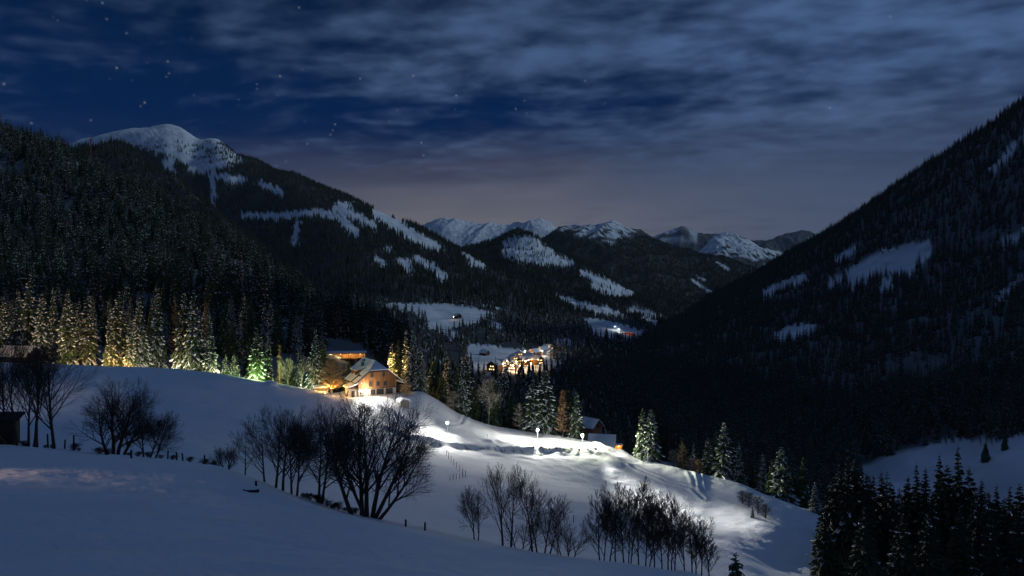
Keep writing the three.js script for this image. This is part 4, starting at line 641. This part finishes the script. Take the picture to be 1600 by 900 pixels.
{ // stone shed with a snow cap, in front of the chalet's right corner
  const d = 199, x = (630 - 800) / F * d, s = thing('stone_shed', new V3(x, (450 - 630) / F * d, -d), HT);
  const arch = [[-1.2, -1.5]]; for (let i = 0; i <= 10; i++) { const a = Math.PI * (1 - i / 10); arch.push([1.2 * Math.cos(a), 0.5 + 0.75 * Math.sin(a)]); } arch.push([1.2, -1.5]);
  mesh('wall', flatWall(arch, 3, -1.5), M.stone, s); const cap = []; for (let i = 0; i <= 10; i++) { const a = Math.PI * (1 - i / 10); cap.push([1.6 * Math.cos(a), 0.45 + 1.15 * Math.sin(a)]); } for (let i = 10; i >= 0; i--) { const a = Math.PI * (1 - i / 10); cap.push([1.25 * Math.cos(a), 0.45 + 0.78 * Math.sin(a)]); }
  mesh('snow_cap', flatWall(cap, 3.3, -1.65), M.snow, s); tag(s, 'small arched stone shed under a thick snow cap beside the chalet', 'shed');
}
function beam(g, h, cd, color, aim, half, soft = 0.6, size = 12) { const b = new THREE.SpotLight(new THREE.Color().setRGB(...color), cd, 0, half * DEG, soft, 2); const l = 0.55 / Math.hypot(...aim); b.position.set(aim[0] * l, h + aim[1] * l, aim[2] * l); b.target.position.set(aim[0], h + aim[1], aim[2]); b.castShadow = true; b.shadow.radius = size; g.add(b, b.target); b.target.name = 'lamp_aim'; }
// ---------------------------------------------------------------- other buildings
function cottage(name, pos, turn, { w = 8, l = 10, h = 3, rise = 3, wall = M.wood, roof = M.roofTile, lit = [], litMat, chimney = false, dark = 2 }, label, group) {
  const g = thing(name, pos, turn);
  mesh('wall', mergeGeometries([flatWall([[-w / 2, -2.5], [w / 2, -2.5], [w / 2, h], [0, h + rise * 0.97], [-w / 2, h]], l, -l / 2)]), wall, g);
  const o = w / 2 + 0.7, ye = h - rise * 0.7 / (w / 2), r = mesh('roof', mergeGeometries([1, -1].map((s) => slab([[s * o, ye, l / 2 + 0.6], [s * o, ye, -l / 2 - 0.6], [0, h + rise, -l / 2 - 0.6], [0, h + rise, l / 2 + 0.6]], 0.15, 0.16))), roof, g);
  mesh('snow_cover', mergeGeometries([1, -1].map((s) => slab([[s * o, ye, l / 2 + 0.62], [s * o, ye, -l / 2 - 0.62], [0, h + rise, -l / 2 - 0.62], [0, h + rise, l / 2 + 0.62]], 0.3, 0.47))), M.snow, r);
  if (chimney) mesh('chimney', box(0.8, 2.2, 0.8, w * 0.2, h + rise + 0.1, -l * 0.1), M.stone, g);
  for (const [x, y, side] of lit) side ? windowAt(g, 1, 1.1, side * (w / 2 + 0.04), y, x, side * Math.PI / 2, litMat, false) : windowAt(g, 1.1, 1.1, x, y, l / 2 + 0.04, 0, litMat, false);
  for (let i = 0; i < dark; i++) windowAt(g, 0.9, 1.1, (i + 0.5) / dark * w - w / 2, h + 0.2, l / 2 + 0.04);
  return tag(g, label, 'house', group);
}
const yellow = glow([1, 0.68, 0.28], 2.6), warmWin = glow([1, 0.60, 0.24], 2.2), whiteWin = glow([1, 0.9, 0.7], 2.5);
{ // small house with its roof towards us, at the end of the lit road
  const g = cottage('roadside_house', smallAt, 78 * DEG, { w: 7.5, l: 8, h: 2.0, rise: 2.9, wall: M.plaster, roof: M.redTile, lit: [[-2.5, 1.2, 1]], litMat: yellow, dark: 0, chimney: true }, 'low house with snowy roof at the end of the lit road');
  cottage('red_house', new V3(smallAt.x - 2.4, smallAt.y + 0.5, smallAt.z - 11), 40 * DEG, { w: 4.6, l: 6, h: 5.6, rise: 2.2, wall: M.redTile, dark: 1 }, 'small reddish house behind the low roadside house');
  const q = new V3(smallAt.x + 5.4, smallAt.y, smallAt.z + 1), y = thing('lit_porch', q, 0); mesh('post', mergeGeometries([box(0.2, 2.6, 0.2, -1.4, 1.3, 0.9), box(0.2, 2.6, 0.2, 1.4, 1.3, 0.9)]), M.wood, y); mesh('roof', box(3.6, 0.16, 2.8, 0, 2.7, 0), M.roofTile, y); mesh('back_wall', box(3.2, 2.6, 0.15, 0, 1.3, -1.1), M.wood, y); mesh('snow_cover', box(3.7, 0.3, 2.9, 0, 2.94, 0), M.snow, y);
  mesh('lamp', new THREE.SphereGeometry(0.18, 12, 8).translate(0, 2.2, 0.3), glow([1, 0.7, 0.3], 6), y); lamp(y, new V3(0, 2.2, 0.3), [1, 0.62, 0.22], 45, 8); y.scale.setScalar(0.72); tag(y, 'open wooden porch glowing yellow beside the low roadside house', 'porch');
}
{ // long terrace building with lit ceiling, above and behind the chalet
  const onHill = (px, py) => { const c = leftHill.column(px); let p = null; for (let t = 0; t < 2; t += 0.004) { p = leftHill.point(px, t, c); if (rowOf(p) <= py) break; } return p; };
  const c0 = onHill(539, 564), g = thing('terrace_building', c0, 6 * DEG), L = 58 / F * -c0.z; g.userData.depth = -c0.z;
  mesh('base_wall', box(L, 3, 5, 0, -1.0, -3), M.darkWood, g); mesh('back_wall', box(L, 2.6, 0.3, 0, 1.8, -5.6), M.wood, g); mesh('roof', box(L + 1.4, 0.3, 7.4, 0, 3.35, -2.8), M.darkWood, g); mesh('snow_cover', box(L + 1.5, 0.5, 7.5, 0, 3.75, -2.8), M.snow, g);
  for (let i = 0; i < 6; i++) mesh('post', box(0.22, 2.7, 0.22, -L / 2 + 0.3 + i * (L - 0.6) / 5, 1.85, 0.1), M.darkWood, g);
  mesh('railing', box(L, 0.5, 0.08, 0, 0.85, 0.25), M.darkWood, g);
  for (let i = 0; i < 4; i++) { const lx = -L / 2 + 1.9 + i * (L - 3.8) / 3; mesh('ceiling_lamp', new THREE.SphereGeometry(0.17, 12, 8).translate(lx, 2.9, -2), glow([1, 0.75, 0.32], 6), g); lamp(g, new V3(lx, 2.9, -2), [1, 0.72, 0.32], 80, 8); }
  tag(g, 'long low building with warmly lit open terrace behind the chalet', 'building');
}
{ const p = new V3(-190, 0, -118); p.y = ground(p.x, p.z); const g = streetLamp(0, 0, 7, [1, 0.88, 0.68], 60, 'tall floodlight mast just outside the left edge', { at: p, r: 0.2, k: 4, name: 'floodlight_mast' }); beam(g, 7.2, 15000, [1, 0.66, 0.30], [0.38, 0.10, -1], 36, 0.6); beam(g, 7.2, 17000, [1, 0.86, 0.80], [1, -0.045, -0.27], 16, 0.9); }
{ const p = new V3(-36, 0, -27); p.y = ground(p.x, p.z); const g = streetLamp(0, 0, 2.6, [1, 0.66, 0.42], 3, 'low yard lamp just outside the left edge of the meadow', { at: p, r: 0.12, k: 4, name: 'yard_lamp' }); beam(g, 2.7, 420, [1, 0.68, 0.52], [1, -0.11, -0.08], 24, 1, 70); }
cottage('crest_house', new V3((32 - 800) / F * 206, (450 - 566) / F * 206, -206), 84 * DEG, { w: 7, l: 9, h: 2.2, rise: 2.2, wall: M.darkWood, dark: 0 }, 'dark house with snowy blue roof behind the left crest');
{ const d = 70, x = (9 - 800) / F * d, y = ground(x, -d), g = thing('wooden_hut', new V3(x, y, -d), 20 * DEG); // hut among the left trees
  for (let i = 0; i < 9; i++) mesh('board', box(0.2, 2.5, 0.06, -0.88 + i * 0.22, 1.1, 0.9 + 0.01 * (i % 2)), M.darkWood, g); mesh('wall', box(1.96, 2.5, 1.7, 0, 1.1, 0), M.darkWood, g); mesh('roof', slab([[-1.4, 2.5, 1.3], [1.4, 2.35, 1.3], [1.4, 2.75, -1.2], [-1.4, 2.9, -1.2]], 0.12, 0.12), M.darkWood, g); mesh('log', new THREE.CylinderGeometry(0.09, 0.1, 2.6, 8).rotateZ(0.6).translate(-0.1, 0.9, 1.3), M.larchTwig, g); tag(g, 'small dark wooden hut among the trees at the left edge', 'hut'); }
// ---------------------------------------------------------------- street lamps
function streetLamp(px, py, h, color, cd, label, { at, group = '', r = 0.24, k = 10, name = 'street_lamp' } = {}) {
  const p = at || pickOn(ground, px, py, 100), g = thing(name, p, 0);
  mesh('pole', new THREE.CylinderGeometry(0.05, 0.08, h + 0.6, 10).translate(0, h / 2 - 0.3, 0), M.metal, g); mesh('hood', new THREE.CylinderGeometry(0.08, 0.3, 0.14, 14).translate(0, h + r * 1.9 + 0.04, 0), M.metal, g);
  mesh('lamp_globe', new THREE.SphereGeometry(r, 18, 12).translate(0, h + r, 0), glow(color, k), g); lamp(g, r > 0.24 ? new V3(0, h + r, r + 0.1) : new V3(0, h + r, 0), color, cd, 12);
  return tag(g, label, 'street lamp', group);
}
const cool = [1, 0.98, 0.9];
const L1 = streetLamp(699, 682, 3.2, cool, 160, 'street lamp on a bright pole, leftmost of the three white lamps along the road', { k: 14, r: 0.4 }); beam(L1, 3.6, 750, cool, [15, -5, 31], 46); beam(L1, 3.6, 900, cool, [-6, -7, 9], 50);
const L2 = streetLamp(840, 690, 3.0, cool, 850, 'middle one of the three white street lamps, below the bright twin spruces', { k: 14, r: 0.4 }); beam(L2, 3.4, 900, cool, [3, -5, 24], 36); beam(L2, 3.4, 700, cool, [-9, -4, -1], 40);
const L3 = streetLamp(910, 697, 2.8, [0.96, 1, 0.74], 800, 'rightmost of the three white street lamps, in front of the white lit spruce', { k: 14, r: 0.4 }); beam(L3, 3.2, 3400, [1, 0.98, 0.86], [30, -2, 19], 24); beam(L3, 3.2, 32000, [1, 0.99, 0.93], [27, 0.2, 86], 18, 1); beam(L3, 3.2, 5200, [0.92, 1, 0.56], [16, 2.5, 11], 24);
function hiddenLamp(px, d, h, color, cd, label) { const x = (px - 800) / F * d, p = new V3(x, ground(x, -d), -d); return streetLamp(0, 0, h, color, cd, label, { at: p, r: 0.14, k: 4 }); }
hiddenLamp(170, 194, 0.9, [1, 0.60, 0.18], 700, 'amber path lamp behind the left crest under the golden spruces');
hiddenLamp(100, 193, 0.9, [1, 0.60, 0.30], 500, 'warm path lamp behind the left crest near the snowy roofed house');
hiddenLamp(252, 195, 0.9, [1, 0.88, 0.62], 500, 'pale path lamp behind the crest left of the big twin spruces');
hiddenLamp(60, 193, 0.9, [1, 0.86, 0.62], 420, 'pale path lamp behind the crest at the far left');
hiddenLamp(340, 198, 0.8, [1, 0.82, 0.6], 260, 'low lamp behind the crest right of the left crest row');
hiddenLamp(398, 197, 0.9, [0.62, 1, 0.36], 900, 'greenish lamp hidden behind the crest before the green spruce');
hiddenLamp(470, 201, 0.7, [1, 0.95, 0.7], 110, 'low lamp at the foot of the pale bare trees');
hiddenLamp(519, 199.6, 2.4, [1, 0.50, 0.12], 420, 'amber lamp inside the branches of the round orange tree');
for (const [px, py, d, c, cd, t] of [[607, 566, 232, [1, 0.6, 0.2], 420, 'below the lower orange spruce'], [633, 574, 230, [1, 0.56, 0.18], 420, 'below the tallest orange spruce']]) {
  const x = (px - 800) / F * d, y = (450 - py) / F * d, gy = ground(x, -d); streetLamp(0, 0, y - gy, c, cd, 'amber lamp behind the chalet ' + t, { at: new V3(x, gy, -d), r: 0.2, k: 6 }); }
// ---------------------------------------------------------------- village
{ const r = rngOf(500), onValley = (px, py, t0, t1) => { const c = valley.column(px); let p = null; for (let t = t0; t < t1; t += 0.003) { p = valley.point(px, t, c); if (rowOf(p) <= py) break; } return p; };
  const homes = [[773, 579, 'leftmost house of the village with a lit front'], [782, 574, 'village house second from the left, glowing orange'], [800, 577, 'low village house between the two light groups'], [803, 566, 'village house below the snowy field edge'], [818, 570, 'village house with bright white windows in the middle'], [829, 563, 'big yellow lit village house in the centre'], [838, 569, 'village house at the right of the centre lights'], [812, 559, 'long village building along the lit field edge'], [836, 556, 'village house above the centre with a single lamp'], [849, 553, 'upper village house left of the red lit one'], [856, 549, 'uppermost village house glowing orange'], [862, 556, 'dark village house at the right end']];
  homes.forEach(([px, py, label], i) => { const p = onValley(px, py, 0.6, 3.5); cottage('village_house', p, (r() - 0.5) * 2.2, { w: 8 + 3 * r(), l: 9 + 4 * r(), h: 4 + 1.5 * r(), rise: 3.2, wall: i % 2 ? M.plaster : M.wood, lit: i === 11 ? [] : [[-2, 1.5], [0, 1.5], [2, 1.5], [-1, 4.2], [1.4, 4.2]], litMat: i % 3 === 1 ? warmWin : i % 3 ? whiteWin : yellow, dark: 0 }, label, 'village houses'); });
  const lamps = [[768, 576], [774, 582], [779, 571], [786, 578], [793, 573], [801, 581], [807, 574], [812, 581], [815, 576], [821, 574], [826, 571], [830, 577], [834, 566], [828, 559], [820, 557], [811, 558], [841, 571], [836, 553], [848, 556], [853, 550], [860, 551], [862, 547]];
  lamps.forEach(([px, py], i) => { const p = onValley(px, py, 0.6, 3.5); const c = i % 5 === 3 ? [1, 0.85, 0.6] : [1, 0.62, 0.24]; streetLamp(0, 0, 5, c, 260, 'small warm lamp glowing among the village houses', { at: p, group: 'village street lamps', r: 0.42, k: 3.2, name: 'village_lamp' }); });
  for (const [px, py, c, t] of [[961, 516, [0.9, 0.95, 1], 'left of the two cold white lamps on the far lit field'], [967, 519, [0.85, 0.92, 1], 'right of the two cold white lamps on the far lit field']]) streetLamp(0, 0, 7, c, 700, t, { at: onValley(px, py, 1, 4.6), r: 0.46, k: 6, name: 'field_lamp' });
  { const p = onValley(709, 500, 2, 4.6); streetLamp(0, 0, 5, [1, 0.7, 0.35], 70, 'tiny warm lamp beside the far barn on the upper clearing', { at: p, r: 0.4, k: 3, name: 'field_lamp' }); cottage('far_barn', onValley(715, 497, 2, 4.6), 0.5, { w: 9, l: 12, h: 4, rise: 3.5, wall: M.darkWood, dark: 0 }, 'dark barn on the far upper clearing'); }
  cottage('far_barn', onValley(757, 555, 0.8, 4.6), 0.9, { w: 7, l: 9, h: 3, rise: 3, wall: M.darkWood, dark: 0 }, 'small dark barn alone on the field left of the village');
  { const p = onValley(981, 523, 1, 4.6), g = cottage('far_hall', p, -0.1, { w: 7, l: 8, h: 3, rise: 2, wall: M.redTile, dark: 0 }, 'long red lit hall beside the far white lamps'); g.scale.set(4.2, 1, 1); streetLamp(0, 0, 3.5, [1, 0.35, 0.2], 160, 'reddish lamp in front of the long far hall', { at: new V3(p.x + 2, p.y, p.z + 9), r: 0.3, k: 3, name: 'field_lamp' }); }
}
// ---------------------------------------------------------------- mast, fences, small things
{ // lattice mast on the left skyline
  const d = 800, x = (142 - 800) / F * d, top = (450 - 206) / F * d, y = (450 - 275) / F * d, H = top - y, g = thing('radio_mast', new V3(x, y, -d), 0.4);
  for (const [a, b] of [[-1, -1], [1, -1], [1, 1], [-1, 1]]) { const t = new Tris(); t.tube([a * 1.3, -2, b * 1.3], [a * 0.35, H * 0.9, b * 0.35], 0.14, 0.1, 5); mesh('leg', t.geo(), M.redSteel, g); }
  const br = new Tris(); for (let i = 0; i < 16; i++) { const t0 = i / 16, t1 = (i + 1) / 16, w0 = lerp(1.3, 0.35, t0), w1 = lerp(1.3, 0.35, t1), q = [[-1, -1], [1, -1], [1, 1], [-1, 1]]; q.forEach(([a, b], k) => { const [c, e] = q[(k + 1) % 4]; br.tube([a * w0, t0 * H * 0.9, b * w0], [c * w1, t1 * H * 0.9, e * w1], 0.07, 0.07, 3); }); }
  mesh('bracing', br.geo(), M.redSteel, g); mesh('antenna', mergeGeometries([box(0.4, 2.6, 0.4, 0.9, H * 0.82, 0), box(0.4, 2.6, 0.4, -0.9, H * 0.82, 0), box(0.4, 2.6, 0.4, 0, H * 0.74, 0.9), box(2.2, 0.12, 2.2, 0, H * 0.76, 0), box(0.16, 3, 0.16, 0, H * 0.9 + 1.5, 0)]), M.redSteel, g); tag(g, 'slim red lattice mast on the left wooded skyline', 'mast'); }
const postGeo = new THREE.CylinderGeometry(0.055, 0.065, 1, 7).translate(0, 0.3, 0);
function posts(list, h, label, group) { const r = rngOf(list.length * 7); for (const [px, py] of list) { const p = pickOn(ground, px, py, 30), g = thing('fence_post', p, r() * 3); const m = mesh('post', postGeo, M.bark, g); m.scale.set(1, h * 1.25, 1); g.rotation.z = (r() - 0.5) * 0.16; mesh('snow_cap', new THREE.SphereGeometry(0.075, 8, 6).scale(1, 0.6, 1).translate(0, 0.8, 0), M.snow, m); tag(g, label, 'fence post', group); } }
posts([[698, 712], [701, 717], [705, 722], [709, 727], [713, 732], [718, 737], [723, 742], [727, 746]], 1.5, 'dark fence post in the row running down the slope right of the large tree', 'fence posts down the slope');
posts([[703, 751], [708, 750], [713, 749], [718, 748], [723, 747]], 1.2, 'dark fence post in the short row below the slope fence', 'fence posts in the short row');
posts([[881, 809], [896, 817], [911, 825], [926, 833]], 1.3, 'dark fence post in the row left of the dense alders', 'fence posts left of the alders');
posts([[529, 703], [536, 704], [543, 705], [549, 705]], 1.4, 'dark fence post seen through the large spreading tree', 'fence posts behind the large tree');
for (const [px, top, foot, d, label] of [[75, 675, 697, 70, 'dark fence post under the left trees, nearest the hut'], [101, 684, 699, 70, 'stubby dark fence post right of the thick straight tree'], [115, 678, 701, 69, 'dark fence post left of the round bare tree'], [262, 707, 722, 65.5, 'stubby fence post at the right foot of the bushy tree'], [276, 709, 722, 65, 'short dark fence post right of the bushy tree'], [286, 700, 714, 66.5, 'tilted fence post between the bushy tree and the low bush'], [320, 701, 717, 65, 'tallest fence post left of the low bush'], [205, 727, 741, 52, 'lone dark fence post on the foreground snow'], [400, 758, 767, 46, 'short post standing beside the fallen log'], [634, 806, 817, 53, 'short dark post right of the large spreading tree'], [664, 812, 826, 52, 'dark snow topped stub at the edge right of the large tree']]) {
  const x = (px - 800) / F * d, gy = ground(x, -d), h = (foot - top) / F * d, g = thing('fence_post', new V3(x, gy, -d), px); mesh('post', new THREE.CylinderGeometry(0.07, 0.085, h + 0.5, 8).translate(0, h / 2 - 0.25, 0), M.bark, g); mesh('snow_cap', new THREE.SphereGeometry(0.085, 8, 6).scale(1, 0.55, 1).translate(0, h + 0.01, 0), M.snow, g); g.rotation.z = ((px * 7) % 11 - 5) * 0.02; tag(g, label, 'fence post', 'single fence posts'); }
{ const p = pickOn(ground, 392, 769, 20), g = thing('fallen_log', p, 0.15); mesh('log', new THREE.CylinderGeometry(0.07, 0.085, 0.75, 9).rotateZ(Math.PI / 2 - 0.05).translate(0, 0.06, 0), M.bark, g); mesh('snow_cap', new THREE.CapsuleGeometry(0.06, 0.5, 4, 8).rotateZ(Math.PI / 2).scale(1, 0.4, 1).translate(0, 0.12, 0), M.snow, g); tag(g, 'dark log lying in the foreground snow', 'log'); }
{ const p = pickOn(ground, 421, 601, 100, 230), g = thing('snow_mound', p, 0.3); mesh('heap', (() => { const s = new THREE.SphereGeometry(1, 24, 14), a = s.getAttribute('position'); for (let i = 0; i < a.count; i++) { const k = 1 + 0.12 * n3(a.getX(i) * 1.7, a.getY(i) * 1.7, a.getZ(i) * 1.7); a.setXYZ(i, a.getX(i) * k * 2.1, a.getY(i) * k * 1.15, a.getZ(i) * k * 1.6); } s.computeVertexNormals(); return s; })(), M.snow, g); tag(g, 'rounded white snow heap at the foot of the green spruce', 'snow heap'); }
{ const p = pickOn(ground, 502, 611, 100, 230), g = thing('snowy_shelter', p, 0.4); mesh('wall', box(3.6, 1.6, 2.4, 0, 0.2, 0), M.stone, g); mesh('snow_cover', slab([[-2.2, 1.0, 1.6], [2.2, 1.2, 1.6], [2.2, 1.4, -1.4], [-2.2, 1.2, -1.4]], 0.5, 0.4), M.snow, g); tag(g, 'low snow covered shelter left of the round orange tree', 'shelter'); }
{ const p = pickOn(ground, 762, 690, 120), g = thing('marker_pole', p, 0); mesh('pole', new THREE.CylinderGeometry(0.05, 0.06, 2.2, 8).translate(0, 0.9, 0), M.white, g); mesh('sign_plate', box(0.34, 0.3, 0.04, 0, 1.85, 0.07), M.white, g); tag(g, 'white marker pole beside the road between the first two lamps', 'pole'); }
for (const [px, py, t] of [[778, 698, 'upper'], [784, 702, 'lower']]) { const p = pickOn(ground, px, py, 120), g = thing('snow_lump', p, px); mesh('lump', new THREE.IcosahedronGeometry(0.42, 2).scale(1, 0.8, 1.1), M.snow, g); tag(g, t + ' white snow lump below the road bank', 'snow lump'); }
renderer.render(scene, camera);
